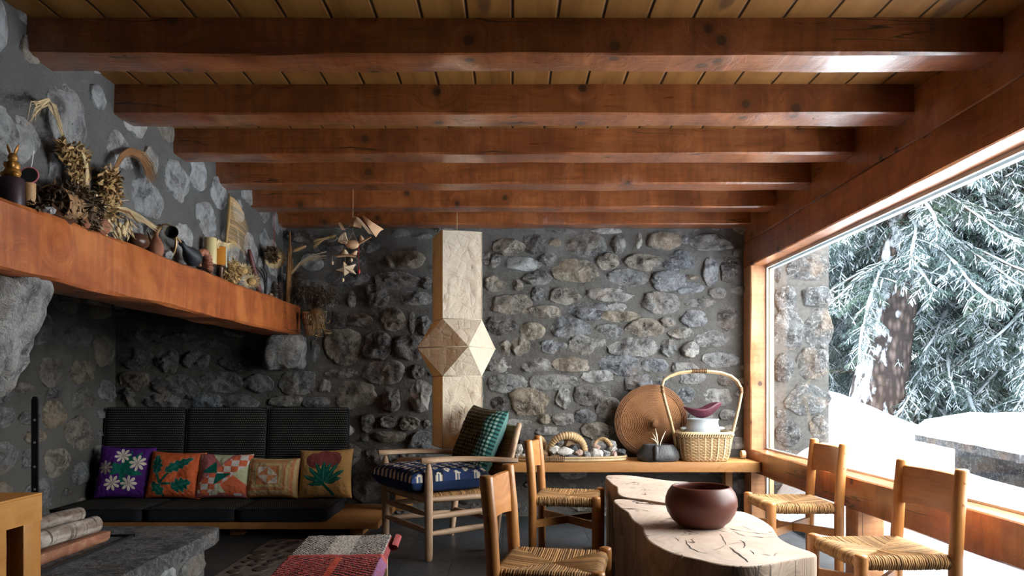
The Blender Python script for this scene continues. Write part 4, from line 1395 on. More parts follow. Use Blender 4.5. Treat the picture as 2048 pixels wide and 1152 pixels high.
# ------------------------------------------------------------------ fireside seat: platform, three seats, three backs
t = thing('wooden_platform', 'low wooden platform under the black fireside cushions', 'platform', (-2.11, 5.7, 0))
mb = MB(); mb.box(-1.35, 1.11, -.29, .56, .07, .12, .004); mb.build('top', M['shelf'], t)
for x in (-1.1, 0, .92):
    mb = MB(); mb.box(x - .05, x + .05, -.15, .5, 0, .07); mb.build('bearer', M['shelf_z'], t)
def slab_cushion(w, d, h, seed, axis):
    """boxed foam cushion with soft edges and a slight crown"""
    mb = MB(); bm = bmesh.new(); bmesh.ops.create_cube(bm, size=2.0)
    bmesh.ops.subdivide_edges(bm, edges=bm.edges[:], cuts=13, use_grid_fill=True)
    hw, hd, hh = w / 2, d / 2, h / 2
    r = .022
    for q in bm.verts:
        p = q.co
        x, y, z = p.x * hw, p.y * hd, p.z * hh
        cx2, cy2, cz2 = max(-hw + r, min(hw - r, x)), max(-hd + r, min(hd - r, y)), max(-hh + r, min(hh - r, z))
        v = Vector((x - cx2, y - cy2, z - cz2))
        if v.length > 1e-6:
            v = v.normalized() * r
        q.co = Vector((cx2, cy2, cz2)) + v
        q.co.z += .006 * (1 - p.x ** 2) * (1 - p.y ** 2) * (1 if p.z > 0 else 0) + .003 * fbm(x * 4 + seed, y * 4, p.z) * (p.z > 0)
    bm.normal_update(); bm.verts.index_update()
    vv = [tuple(q.co) for q in bm.verts]
    mb.add(vv, [[q.index for q in fc.verts] for fc in bm.faces], 0)
    mb.m = [0 if fc.normal.z > .55 else 1 for fc in bm.faces]
    bm.free()
    return mb
seat_lab = ['left seat cushion of the black fireside seat, below the purple cushion', 'middle seat cushion of the black fireside seat, below the patchwork cushion', 'right seat cushion of the black fireside seat, below the tan cushion']
back_lab = ['left upright back cushion of dashed black cloth, above the purple and orange cushions', 'middle upright back cushion of dashed black cloth, above the patchwork cushion', 'right upright back cushion of dashed black cloth, above the tan cushion']
mbS = slab_cushion(.672, .62, .10, 2, 0); mbB = slab_cushion(.672, .73, .09, 5, 0)
def pipe(w, d, z):
    mb = MB(); r = .016
    pts = []
    for (sx, sy, a0) in ((1, 1, 0), (-1, 1, 90), (-1, -1, 180), (1, -1, 270)):
        for k in range(5):
            a = math.radians(a0 + k * 22.5)
            pts.append((sx * (w / 2 - r) + r * math.cos(a), sy * (d / 2 - r) + r * math.sin(a), z))
    mb.tube(pts, .0045, 6, closed=True); return mb
S0 = B0 = None
for i in range(3):
    x = -3.10 + .69 * i
    if S0 is None:
        S0 = thing('seat_cushion', seat_lab[0], 'seat cushion', (x, 5.715, .171), 0, 'three seat cushions of the fireside seat')
        q_ = mbS.build('pad', [M['dash'], M['blackcloth']], S0, sharp=None, uv='box'); pipe(.672, .62, .044).build('piping', M['blackcloth'], q_, sharp=None)
        B0 = thing('back_cushion', back_lab[0], 'back cushion', (x, 6.135, .585), 0, 'three back cushions of the fireside seat')
        q_ = mbB.build('pad', [M['dash'], M['blackcloth']], B0, sharp=None, uv='box'); pipe(.672, .73, .04).build('piping', M['blackcloth'], q_, sharp=None)
        B0.rotation_euler = (PI / 2 - .12, 0, 0)
    else:
        dup(S0, seat_lab[i], (x, 5.715, .171), 0)
        q = dup(B0, back_lab[i], (x, 6.135, .585), 0); q.rotation_euler = (PI / 2 - .12, 0, 0)

# ------------------------------------------------------------------ wall bench, paper lamp
t = thing('wall_bench', 'long honey coloured plank bench along the stone wall, ending at the window sill', 'bench', (.52, 6.06, 0))
mb = MB(); mb.box(-1.49, 1.49, -.20, .235, .44, .52, .004); mb.build('plank', M['shelf'], t)
mb = MB(); mb.box(-1.47, -1.37, -.15, -.06, .12, .44, .003); mb.build('leg', M['shelf_z'], t)
mb = MB(); mb.box(-1.47, -1.37, .1, .19, .12, .44, .003); mb.build('leg', M['shelf_z'], t)
mb = MB(); mb.box(1.30, 1.36, .12, .22, 0, .44, .003); mb.build('leg', M['shelf_z'], t)

LAMP = at(914, 697, 5.75)
t = thing('paper_lamp', 'tall hanging lamp of crumpled cream paper with a faceted bulge at its middle', 'hanging lamp', (LAMP.x, LAMP.y, .66))
a0 = math.radians(-115); rt, rm = .222, .322
def sq(r, a, z): return [(r * math.cos(a + k * PI / 2), r * math.sin(a + k * PI / 2), z) for k in range(4)]
def face_grid(mb, quad, nu, nv, amp, seed):
    a, b, c, d = [Vector(q) for q in quad]; nn = (b - a).cross(d - a).normalized()
    vs_ = []
    for j in range(nv + 1):
        for i in range(nu + 1):
            u, v = i / nu, j / nv
            p = a.lerp(b, u).lerp(d.lerp(c, u), v)
            e = min(u, 1 - u, v, 1 - v); k = min(1, e * 7)
            p += nn * amp * k * (abs(fbm(p.x * 7 + seed, p.z * 7, p.y * 7 + seed, 3)) - .25)
            vs_.append(tuple(p))
    mb.add(vs_, [(j * (nu + 1) + i, j * (nu + 1) + i + 1, (j + 1) * (nu + 1) + i + 1, (j + 1) * (nu + 1) + i) for j in range(nv) for i in range(nu)])
zt_, z1, zm, z2, zb_ = 2.335 - .66, 1.655 - .66, 1.437 - .66, 1.215 - .66, 0.0
mb = MB()
A1, A2 = sq(rt, a0, zt_), sq(rt, a0, z1)
for k in range(4): face_grid(mb, (A2[k], A2[(k + 1) % 4], A1[(k + 1) % 4], A1[k]), 18, 34, .022, k * 3.1)
mb.build('upper_shade', M['paper'], t, sharp=25)
mb = MB()
A3, A4 = sq(rt, a0, z2), sq(rt, a0, zb_)
for k in range(4): face_grid(mb, (A4[k], A4[(k + 1) % 4], A3[(k + 1) % 4], A3[k]), 18, 30, .02, k * 3.1 + 9)
mb.build('lower_shade', M['paper'], t, sharp=25)
mb = MB(); mid = sq(rm, a0 + PI / 4, zm)
def tri(mb, p, q, r_, amp, seed, n=10):
    p, q, r_ = Vector(p), Vector(q), Vector(r_); nn = (q - p).cross(r_ - p).normalized(); idx = {}; vs_ = []; fs = []
    for i in range(n + 1):
        for j in range(n + 1 - i):
            a, b_ = i / n, j / n; e = min(a, b_, 1 - a - b_)
            v = p + (q - p) * a + (r_ - p) * b_
            v += nn * amp * min(1, e * 8) * (abs(fbm(v.x * 8 + seed, v.z * 8, v.y * 8, 3)) - .25)
            idx[i, j] = len(vs_); vs_.append(tuple(v))
    for i in range(n):
        for j in range(n - i):
            fs.append((idx[i, j], idx[i + 1, j], idx[i, j + 1]))
            if i + j < n - 1: fs.append((idx[i + 1, j], idx[i + 1, j + 1], idx[i, j + 1]))
    mb.add(vs_, fs)
for k in range(4):
    k2 = (k + 1) % 4
    tri(mb, A2[k], A2[k2], mid[k], .015, k); tri(mb, mid[k], mid[k2], A2[k2], .015, k + 5)
    tri(mb, A3[k], A3[k2], mid[k], .015, k + 9); tri(mb, mid[k], mid[k2], A3[k2], .015, k + 15)
mb.build('bulge', M['paper'], t, sharp=25)
mb = MB()
for S in (A1, A2, A3, A4, mid): mb.tube([Vector(q) for q in S], .004, 5, closed=True)
for k in range(4):
    mb.tube([A1[k], A2[k]], .003, 5); mb.tube([A3[k], A4[k]], .003, 5)
mb.build('seam', M['paper'], t, sharp=None)
mb = MB(); mb.tube([(0, 0, zt_), (0, 0, 2.51 - .66 + .15)], .0025, 5); mb.tube([A1[0], A1[2]], .003, 5); mb.tube([A1[1], A1[3]], .003, 5)
mb.build('cord', M['thread'], t)

# ------------------------------------------------------------------ rag rug over a low stool, logs, table corner
t = thing('low_stool', 'low wooden stool bench almost hidden under the rag throw', 'stool', (-.83, 3.44, 0), math.radians(4.5))
mb = MB(); mb.box(-.215, .215, -.42, .41, .305, .338, .006); mb.build('seat', M['arm_x'], t)
for sx in (-1, 1):
    for sy in (-1, 1):
        mb = MB(); mb.box(sx * .18 - .025, sx * .18 + .025, sy * .35 - .025, sy * .35 + .025, 0, .305, .004); mb.build('leg', M['arm_z'], t)
def throw_col(u, v, nzv):
    """u across -1..1, v along from the far end 0..1"""
    n = nz(u * 60, v * 120, 2)
    if v < .53:
        if abs(u) > .93: return (.30, .06, .06)
        if abs(u + .0) < .26: return (.60, .55, .50) if n > -.3 else (.20, .17, .15)
        ph = (v * 32 + 1.2 * abs(((u * 5.5) % 1) - .5) * 2)
        return (.60, .55, .50) if (ph % 1) < .5 + .15 * n else (.012, .010, .012)
    if v < .565: return (.58, .12, .11)
    if u > .88: return (.30, .16, .33) if n > -.1 else (.36, .07, .08)
    if abs(u - .08) < .07: return (.75, .13, .08)
    ph = v * 25 + u * (5 if u < .08 else -5)
    k = (ph % 1)
    if k < .45 + .2 * n: return (.72, .11, .09) if n > -.15 else (.66, .24, .22)
    return (.035, .010, .014) if n < .25 else (.22, .10, .12)
mb = MB(); nu, nv = 110, 210
vs_, fs, cs = [], [], []
for j in range(nv + 1):
    for i in range(nu + 1):
        u = -1 + 2 * i / nu; v = j / nv
        x = u * .235 * (1.0 if v < .545 else 1.03); y = .44 - v * .90
        z = .347 + .004 * fbm(x * 8, y * 8, 1) + (.006 if .53 < v < .565 else 0)
        z += .0035 * nz(u * 70, v * 150, 4)
        if abs(x) > .215: z -= (abs(x) - .215) * 1.6
        if j == 0 or (v < .02): z -= .012 * (1 - v / .02)
        vs_.append((x, y, z))
for j in range(nv):
    for i in range(nu):
        a = j * (nu + 1) + i; fs.append((a, a + 1, a + nu + 2, a + nu + 1)); cs.append(throw_col(-1 + 2 * (i + .5) / nu, (j + .5) / nv, 0))
# the turned-over corner
mb.add(vs_, fs, None, cs)
th = []
for j in range(22):
    v = j / 21; y = .44 - v * .26
    th.append(y)
vs_, fs, cs = [], [], []
for j, y in enumerate(th):
    for k in range(9):
        a = PI * .5 - k * (PI * 1.25 / 8); rr = .03
        vs_.append((.232 + rr * math.cos(a) + .01, y, .330 + rr * .55 * math.sin(a)))
for j in range(21):
    for k in range(8):
        a = j * 9 + k; fs.append((a, a + 1, a + 10, a + 9)); cs.append((.38, .08, .08))
mb.add(vs_, fs, None, cs)
o = mb.build('rag_throw', M['knit'], None, sharp=None)
tag(o, 'woven rag throw, zigzag black and white above red, spread over the low stool', 'throw')
o.location = (-.83, 3.44, 0); o.rotation_euler = (0, 0, math.radians(4.5))

def log(lab, a, b, r, seed, mat='birch', split=False, name='firewood_log'):
    a, b = Vector(a), Vector(b)
    t = thing(name, lab, 'log', a, 0, 'firewood logs stacked on the hearth')
    d = b - a; n = 26; m = 20
    vs_, fs = [], []
    s = d.cross(Z3).normalized(); u = s.cross(d).normalized()
    for i in range(n + 1):
        for k in range(m):
            an = 2 * PI * k / m
            rr = r * (1 + .07 * fbm(math.cos(an) * 1.2 + seed, math.sin(an) * 1.2, i * .22, 3))
            x, y = math.cos(an) * rr, math.sin(an) * rr
            if split:
                y = min(y, r * .35); x = max(x, -r * .5) if True else x
                y += .05 * r * fbm(x * 50, i * .5, seed, 2)
            bend = .012 * math.sin(PI * i / n) * (1 if seed > 3 else -1)
            vs_.append(tuple(d * (i / n) + s * (x + bend) + u * y))
    for i in range(n):
        for k in range(m): fs.append((i * m + k, i * m + (k + 1) % m, (i + 1) * m + (k + 1) % m, (i + 1) * m + k))
    mb = MB(); mb.add(vs_, fs); mb.build('bark', M['splitwood'] if split else M[mat], t, sharp=50)
    for e, nm in ((0, 'cut_end'), (n, 'cut_end')):
        mb = MB(); mb.add([vs_[e * m + k] for k in range(m)], [tuple(range(m))]); mb.build(nm, M['logend'], t, smooth=False)
log('split red-brown log lying lowest of the firewood', (-2.225, 3.20, .345), (-2.21, 3.90, .345), .05, 1.1, split=True)
log('thick birch log in front, over the split log', (-2.275, 3.10, .422), (-2.225, 3.87, .405), .044, 4.4)
log('birch log second from the front of the firewood', (-2.40, 3.22, .345), (-2.36, 3.98, .345), .045, 2.7)
log('thin dark birch log topmost at the back of the firewood', (-2.40, 3.4, .455), (-2.39, 4.0, .435), .04, 6.2)
log('birch log hidden low behind the firewood', (-2.52, 3.3, .348), (-2.50, 3.95, .348), .046, 7.9)

t = thing('iron_pot_hanger', 'tall black iron strap with bolt holes standing at the back of the hearth', 'pot hanger', (-2.96, 4.50, .0))
mb = MB(); ol = [(-.02, 0), (.02, 0), (.02, 1.05), (.016, 1.066), (.008, 1.075), (-.008, 1.075), (-.016, 1.066), (-.02, 1.05)]
mb.prism(ol, -.006, .006); mb2 = MB(); mb2.M = Matrix.Rotation(PI / 2, 4, 'X'); mb2.add(mb.v, mb.f); mb2.build('strap', M['iron'], t, sharp=30)
for z in (.50, .64, .79, .93):
    mb = MB(); mb.M = Matrix.Translation((0, -.006, z)) @ Matrix.Rotation(PI / 2, 4, 'X'); mb.lathe([(.008, 0), (.008, .003), (.004, .006)], 10); mb.build('bolt', M['steel'], t)

t = thing('wooden_table', 'corner of an orange-brown wooden table at the left edge', 'table', (-2.05, 2.0, 0))
mb = MB(); mb.box(-.44, .455, -.46, .462, .776, .784, .002); mb.box(-.44, .452, .415, .46, .69, .776); mb.box(-.44, .452, -.455, -.41, .69, .776); mb.box(.41, .455, -.455, .46, .69, .776); mb.box(-.44, -.4, -.455, .46, .69, .776); mb.build('top_frame', M['cab'], t)
for sx, sy in ((1, 1), (1, -1), (-1, 1), (-1, -1)):
    mb = MB(); x, y = (.452, .46)
    x0, x1 = (.395, .452) if sx > 0 else (-.44, -.385); y0, y1 = (.372, .46) if sy > 0 else (-.455, -.37)
    mb.box(x0, x1, y0, y1, 0, .69, .003); mb.build('leg', M['cab_z'], t)
mb = MB(); mb.box(.40, .44, -.36, .308, .30, .69); mb.build('side_panel', M['cab'], t)
mb = MB(); mb.box(-.38, .395, -.40, .40, .28, .30); mb.build('shelf', M['cab'], t)
# ------------------------------------------------------------------ things on the wall bench
ZS = .52
def on_bench(px, d): return Vector(((px - 1024) * d / F, d, ZS))
# oval tray
TC = Vector((.455, 6.035, ZS))
t = thing('wicker_tray', 'long oval cane tray heaped with stones and shells on the wall bench', 'tray', TC)
def oval(a, b, n=64): return [(a * math.cos(2 * PI * k / n), b * math.sin(2 * PI * k / n)) for k in range(n)]
mb = MB(); mb.prism(oval(.475, .15), .006, .016); mb.build('base', M['basketside'], t, uv='box')
mb = MB(); mb.tube([(x, y, .014) for x, y in oval(.485, .158)], .013, 8, closed=True); mb.tube([(x, y, .034) for x, y in oval(.493, .163)], .010, 8, closed=True)
mb.build('rim', M['cane_pale'], t, sharp=None)
mb = MB(); rw = random.Random(2)
for k in range(70):
    a = 2 * PI * k / 70 if k < 50 else -PI / 2 + (k - 60) * .03 - .35
    p = Vector((.489 * math.cos(a), .160 * math.sin(a), .024)); o = Vector((math.cos(a) * .489, math.sin(a) * .16 * 3, 0)).normalized()
    tg = Vector((-o.y, o.x, 0))
    mb.tube([p - o * .016 + Vector((0, 0, -.022)), p + o * .016 + Vector((0, 0, -.02)) + tg * .006, p + o * .014 + Vector((0, 0, .022)) + tg * .014, p - o * .014 + Vector((0, 0, .022)) + tg * .016], .0028, 5)
mb.build('binding', M['cane_dark'], t, sharp=None)
def horn(lab, px0, px1, ytop, d, r, seed, mat='ramhorn'):
    a = on_bench(px0, d); b = on_bench(px1, d); zt2 = EYE + (769 - ytop) * d / F - r
    c = (a + b) / 2; w = (b - a).length / 2
    mb = MB(); P_, R_ = [], []
    n = 130
    for i in range(n + 1):
        u = i / n; an = PI * (1 - u)
        P_.append((w * math.cos(an), .03 * math.sin(an * 2 + seed), .03 + (zt2 - ZS - .03) * math.sin(an) ** .8))
        R_.append(r * lerp(1.0, .55, abs(u - .62) * 1.6) * (1 + .08 * math.sin(u * 2 * PI * 24)))
    mb.tube(P_, R_, 12)
    return single('curled_horn', mb, M[mat], lab, 'horn', c, sharp=None)
horn('biggest curled horn arching over the middle of the stone tray', 1098, 1171, 862, 6.03, .036, 1.0)
horn('curled horn at the left of the stone tray, behind the chair back', 1062, 1092, 870, 6.10, .022, 2.0)
horn('thin curled horn to the right of the big horn on the stone tray', 1186, 1224, 874, 6.09, .020, 4.0)
ROCKS = [  # px, py centre, radius px, scale, material, depth, label
    (1039, 897, 11, (.8, .6, 1.1), 'shellwhite', 6.06, 'upright white shell at the left end of the stone tray'),
    (1022, 905, 8, (1.2, .9, .7), 'rockgrey', 6.03, 'grey stone leftmost on the stone tray'),
    (1035, 912, 6, (1, 1, .9), 'shellwhite', 5.95, 'small round white shell near the left rim of the stone tray'),
    (1047, 911, 6, (1, 1, .9), 'rockgrey', 5.95, 'small pale grey pebble beside the small white shell on the stone tray'),
    (1083, 906, 11, (1.2, .9, .8), 'rockbrown', 5.98, 'brown stone just right of the chair post on the stone tray'),
    (1112, 901, 13, (1.2, 1, .9), 'shellwhite', 5.98, 'knobbly white shell under the left foot of the big horn'),
    (1131, 905, 14, (1.3, 1, .8), 'shellwhite', 5.96, 'largest jagged white shell in front of the big horn'),
    (1139, 884, 15, (1.2, .8, 1.1), 'rockbrown', 6.07, 'rusty brown lump framed by the big horn'),
    (1121, 885, 11, (.9, .8, 1.1), 'rockgrey', 6.08, 'grey lump inside the left half of the big horn'),
    (1147, 897, 9, (1, 1, .95), 'rockdark', 6.0, 'round pitted black pebble in front of the big horn'),
    (1143, 914, 11, (1.4, .8, .5), 'rockdark', 5.91, 'flat dark stone at the front rim of the stone tray'),
    (1158, 907, 9, (1, .9, .9), 'shellpink', 5.93, 'pinkish shell beside the flat dark stone on the tray'),
    (1174, 911, 9, (.9, .9, 1.1), 'rockgrey', 5.93, 'speckled grey stone under the right foot of the big horn'),
    (1192, 908, 11, (1.2, .9, 1), 'shellwhite', 5.95, 'white flint like shell right of the big horn on the tray'),
    (1192, 894, 9, (1.1, .9, .9), 'shellpink', 6.05, 'pinkish brown shell under the thin horn on the tray'),
    (1211, 888, 17, (1.6, .6, .75), 'rockgrey', 6.12, 'long banded grey rock behind the thin horn on the tray'),
    (1212, 908, 10, (1, .9, 1), 'rockgrey', 5.97, 'blue grey angular stone near the right end of the tray'),
    (1226, 898, 9, (1, .9, .9), 'shellwhite', 6.04, 'white stone above the blue grey stone on the tray'),
    (1229, 909, 8, (.8, .8, 1.2), 'shellpink', 5.98, 'cream and pink shell standing near the right rim of the tray'),
    (1241, 905, 10, (1.2, .9, .7), 'rockdark', 6.03, 'dark green grey stone rightmost on the tray')]
for i, (px, py, r, sc_, mt, d, lab) in enumerate(ROCKS):
    m = d / F; z = max(EYE + (769 - py) * m, ZS + .016 + r * m * sc_[2] * .85)
    mb = MB(); mb.blob((0, 0, 0), r * m, 3, .28, 1.6, i * 1.7, sc_, facet=7)
    single('shell' if 'shell' in mt else 'stone', mb, M[mt], lab, 'shell' if 'shell' in mt else 'stone', (((px - 1024) * m), d, z), sharp=25)
for i, (px, lab) in enumerate(((970, 'flat black pebble lying on the bench next to the gingham pillow'), (989, 'flat black pebble on the bench nearest the left end of the stone tray'))):
    mb = MB(); mb.blob((0, 0, 0), .036, 3, .05, 1, i, (1.1, .8, .38))
    single('pebble', mb, M['slatebottle'], lab, 'pebble', on_bench(px, 5.97) + Vector((0, 0, .0125)), sharp=None)

# woven cone hat leaning on the wall
t = thing('woven_hat', 'round woven brown cane hat with a pointed crown, leaning against the stone wall', 'hat', (1.19, 6.215, ZS + .318))
t.rotation_euler = (PI / 2 + .14, 0, .05)
mb = MB()
mb.lathe([(.312, .0), (.314, .004), (.30, .010), (.25, .026), (.19, .044), (.13, .066), (.085, .088), (.055, .112), (.036, .13), (.030, .142), (.028, .152), (.018, .160), (.001, .162)], 72, cap1=False, cap0=False)
mb.lathe([(.306, -.004), (.24, .016), (.13, .05), (.05, .095), (.001, .12)], 48, cap0=False, cap1=False)
mb.build('crown', M['hat'], t, sharp=None, uv='polar')
mb = MB()
for r, z in ((.312, .002), (.303, .007), (.292, .013), (.281, .016), (.268, .021)):
    mb.tube([(r * math.cos(a), r * math.sin(a), z + .002) for a in [2 * PI * k / 72 for k in range(72)]], .0042, 6, closed=True)
mb.build('rim', M['cane_dark'], t, sharp=None)

# dark stone pot with a beak, white sprigs in it
p = on_bench(1317, 5.985)
t = thing('stone_pot', 'squat dark stone pot with a ridge at the front, before the woven hat', 'pot', p)
mb = MB()
mb.lathe([(.150, 0), (.168, .008), (.176, .035), (.168, .07), (.148, .105), (.128, .128), (.116, .136), (.104, .130), (.098, .11), (.085, .05), (.001, .04)], 40, cap1=False, sy=.72, wob=lambda a, z: .045 * nz(math.cos(a) * 1.8, math.sin(a) * 1.8, z * 9) + .02 * nz(math.cos(a) * 5, math.sin(a) * 5, z * 30))
mb.build('body', M['blackstone'], t, sharp=55)
mb = MB(); mb.tube([(-.035, -.085, .135), (-.038, -.105, .115), (-.042, -.122, .07), (-.045, -.128, .03), (-.045, -.126, .012)], [.012, .020, .021, .019, .012], 10); mb.build('beak', M['blackstone'], t, sharp=None)
t = thing('white_sprig', 'small white forked sprig standing in the dark stone pot', 'sprig', p + Vector((.0, -.01, .041)))
rw = random.Random(3)
for (dx, dz, k) in ((-.055, .19, 0), (-.03, .225, 1), (.055, .205, 2), (-.07, .15, 3)):
    mb = MB(); s0 = Vector((.004 if dx > 0 else -.004, 0, 0))
    mid_ = Vector((dx * .25, -.004 * k, .11)); en = Vector((dx, -.01, dz))
    pts = [s0, s0.lerp(mid_, .5), mid_, mid_.lerp(en, .5) + Vector((0, 0, .006)), en]
    mb.tube(pts, [.0035, .0035, .0045, .007, .0015], 7, flat=.5); mb.build('frond', M['cream'], t, sharp=None)

# tall handled basket, pot and plum dish inside it
p = on_bench(1406, 6.05)
t = thing('handled_basket', 'pale woven basket with a tall hooped cane handle, by the window post', 'basket', p)
def sup(a, e=3.6):
    c, s = math.cos(a), math.sin(a); return (abs(c) ** e + abs(s) ** e) ** (-1 / e)
mb = MB()
pr = [(.205, .0), (.216, .006), (.222, .03), (.232, .09), (.240, .15), (.244, .205), (.246, .225), (.238, .225), (.232, .15), (.214, .03), (.20, .014), (.001, .012)]
mb.lathe(pr, 64, cap1=False, sy=.80, wob=lambda a, z: (sup(a) - 1) * .8 - .1)
mb.build('body', M['basketside'], t, sharp=50, uv='cyl')
def rimline(r, z, n=64): return [(r * math.cos(a) * (.9 + (sup(a) - 1) * .8), r * math.sin(a) * .80 * (.9 + (sup(a) - 1) * .8), z) for a in [2 * PI * k / n for k in range(n)]]
mb = MB()
for r, z, q in ((.250, .205, .009), (.250, .228, .011), (.238, .236, .008)): mb.tube(rimline(r, z), q, 8, closed=True)
R1 = rimline(.254, .218, 80)
for k in range(80):
    a, b_ = Vector(R1[k]), Vector(R1[(k + 1) % 80]); o = Vector((a.x, a.y * 2, 0)).normalized()
    mb.tube([a + o * .006 + Vector((0, 0, -.014)), (a + b_) / 2 + o * .011, b_ + o * .004 + Vector((0, 0, .016))], .004, 5)
mb.build('rim', M['cane_pale'], t, sharp=None)
mb = MB()
for k in range(26):
    a = 2 * PI * k / 26; P_ = []
    for r, z in ((.212, .004), (.228, .05), (.238, .11), (.247, .2)):
        q = (.9 + (sup(a) - 1) * .8); P_.append((r * math.cos(a) * q * 1.012, r * math.sin(a) * .80 * q * 1.012, z))
    mb.ribbon(P_, .013, nrm=(math.cos(a), math.sin(a), 0), fold=-.2)
mb.build('upright_stake', M['cane_pale'], t, sharp=None)
def hpt(px, py, dy=0): 
    m = 6.05 / F
    return Vector(((px - 1024) * m - p.x, dy, EYE + (769 - py) * m - ZS))
H = [(1352, 893), (1349, 872), (1341, 840), (1331, 805), (1326, 785), (1324, 770), (1328, 759), (1340, 751), (1358, 745), (1385, 742), (1415, 742), (1442, 745), (1462, 752), (1474, 762), (1481, 775), (1482, 788), (1478, 810), (1471, 840), (1464, 868), (1459, 893)]
mb = MB()
for dy, off in ((-.012, 0), (.012, 2.0)):
    mb.tube([hpt(x, y + off, dy) for x, y in H], .0105, 10)
hoop = mb.build('hoop', M['cane_pale'], t, sharp=None)
for (i0, i1, n) in ((9, 10, 9), (4, 5, 6), (14, 15, 6)):
    a, b_ = hpt(*H[i0]), hpt(*H[i1]); mb = MB()
    for k in range(n):
        c = a.lerp(b_, k / n); d = (b_ - a).normalized(); s = d.cross(Y3).normalized()
        mb.tube([c + (s * math.cos(w) * .016 + Y3 * math.sin(w) * .027) for w in [2 * PI * q / 14 for q in range(14)]], .0035, 5, closed=True)
    mb.build('binding', M['cane_dark'], hoop, sharp=None)
t = thing('white_pot', 'pale glazed pot with a flared neck and lug ears, sitting in the handled basket', 'pot', p + Vector((-.005, .0, .02)))
mb = MB(); mb.lathe([(.08, 0), (.11, .01), (.135, .1), (.142, .19), (.143, .235), (.135, .26), (.128, .285), (.127, .305), (.132, .318), (.134, .324), (.128, .326), (.122, .318), (.118, .29), (.125, .23), (.11, .08), (.001, .05)], 44, cap1=False)
mb.build('body', M['white_pot'], t, sharp=None)
for s in (-1, 1):
    mb = MB(); mb.blob((s * .152, 0, .245), .032, 2, .05, 1, 3, (1.1, .7, .45)); mb.build('lug', M['white_pot'], t, sharp=None)
mb = MB(); nu, nv = 26, 16
def dish(u, v):
    hw = .085 * max(0, 1 - abs(u) ** 2.2) ** .7
    x = u * .168 * (1 - .0 * v); y = v * hw
    z = .012 + .105 * abs(u) ** 1.9 + (.075 + .03 * u) * abs(v) ** 1.6 * (1 - abs(u) ** 3) + .012 * u
    return Vector((x, y, z))
vs_, fs = [], []
for side, off in ((0, 0), (1, .006)):
    for j in range(nv + 1):
        for i in range(nu + 1): q = dish(-1 + 2 * i / nu, -1 + 2 * j / nv); vs_.append((q.x, q.y * (1 - .05 * side), q.z + off))
N1 = (nu + 1) * (nv + 1)
for s in range(2):
    for j in range(nv):
        for i in range(nu):
            a = s * N1 + j * (nu + 1) + i; fs.append((a, a + 1, a + nu + 2, a + nu + 1))
for j in range(nv):
    for i in (0, nu):
        a = j * (nu + 1) + i; fs.append((a, a + nu + 1, a + nu + 1 + N1, a + N1))
for i in range(nu):
    for j in (0, nv):
        a = j * (nu + 1) + i; fs.append((a, a + 1, a + 1 + N1, a + N1))
mb.add(vs_, fs)
single('plum_dish', mb, M['plum'], 'boat shaped plum red dish balanced on top of the pale pot', 'dish', p + Vector((-.01, -.02, .338)), .12, sharp=None)
mb = MB(); mb.M = Matrix.Rotation(PI / 2, 4, 'Y'); mb.lathe([(.03, 0), (.036, .004), (.036, .034), (.03, .038)], 20)
single('wooden_reel', mb, M['trim'], 'small pale wooden reel on the bench end against the window post', 'reel', (1.94, 6.15, ZS + .036))

# ------------------------------------------------------------------ dried-plant helpers
def curl(mb, a, dirv, L, w, rnd, droop=.5, n=5, cur=.6, mat=None):
    d = Vector(dirv).normalized(); p_ = Vector(a); P_ = [p_.copy()]
    side = Vector((rnd.gauss(0, 1), rnd.gauss(0, 1), rnd.gauss(0, 1))) * cur
    for k in range(n):
        d = (d + (side + Vector((0, 0, -droop))) / n).normalized()
        p_ = p_ + d * L / n; P_.append(p_.copy())
    W_ = [w * lerp(.7, 1, math.sin(PI * (k + .6) / (n + 1))) * (1 if k < n else .2) for k in range(n + 1)]
    mb.ribbon(P_, W_, nrm=(rnd.gauss(0, 1), rnd.gauss(0, 1), rnd.gauss(0, 1)), fold=.35, mat=mat)
def fuzz(mb, c, r, n, L, w, rnd, sq=(1, 1, 1), droop=.4, cur=.9, out=.6):
    for _ in range(n):
        v = Vector((rnd.gauss(0, 1), rnd.gauss(0, 1), rnd.gauss(0, 1))).normalized()
        k = rnd.uniform(.3, 1) ** .5
        a = Vector(c) + Vector((v.x * r * sq[0], v.y * r * sq[1], v.z * r * sq[2])) * k
        dv = v * out + Vector((rnd.gauss(0, 1), rnd.gauss(0, 1), rnd.gauss(0, 1))) * .6
        curl(mb, a, dv, L * rnd.uniform(.5, 1.3), w * rnd.uniform(.6, 1.3), rnd, droop, 4, cur)
ZM = 1.832
def mant(px, x=-1.915):
    d = x * F / (px - 1024); return Vector((x, d, ZM))
def zz(py, d): return EYE + (769 - py) * d / F
rd = random.Random(12)

# ------------------------------------------------------------------ the row along the mantel, from the viewer to the back wall
p = mant(25)
mb = MB(); H_ = zz(357, p.y) - ZM
mb.lathe([(.040, 0), (.041, .004), (.041, H_ - .003), (.039, H_)], 28)
single('lacquer_cup', mb, M['darkpurple'], 'dark aubergine cylinder box at the near end of the mantel, under the gilt hare', 'cup', p, sharp=40)
t = thing('hare_figure', 'small gilt figure of a sitting hare on the dark cylinder box', 'figurine', p + Vector((0, 0, H_)))
mb = MB()
for (c, r, s) in (((0, 0, .022), .030, (1, .9, .75)), ((0, .002, .045), .027, (.95, .85, 1)), ((.004, -.004, .078), .018, (.95, .9, 1.05)), ((.012, -.016, .074), .009, (1, 1, .8)), ((-.018, -.016, .012), .016, (1, 1, .7)), ((.02, -.016, .012), .016, (1, 1, .7)), ((-.012, -.02, .048), .009, (.8, 1, 1.4)), ((.014, -.02, .048), .009, (.8, 1, 1.4))):
    mb.blob(c, r, 3, .02, 1, 1, s)
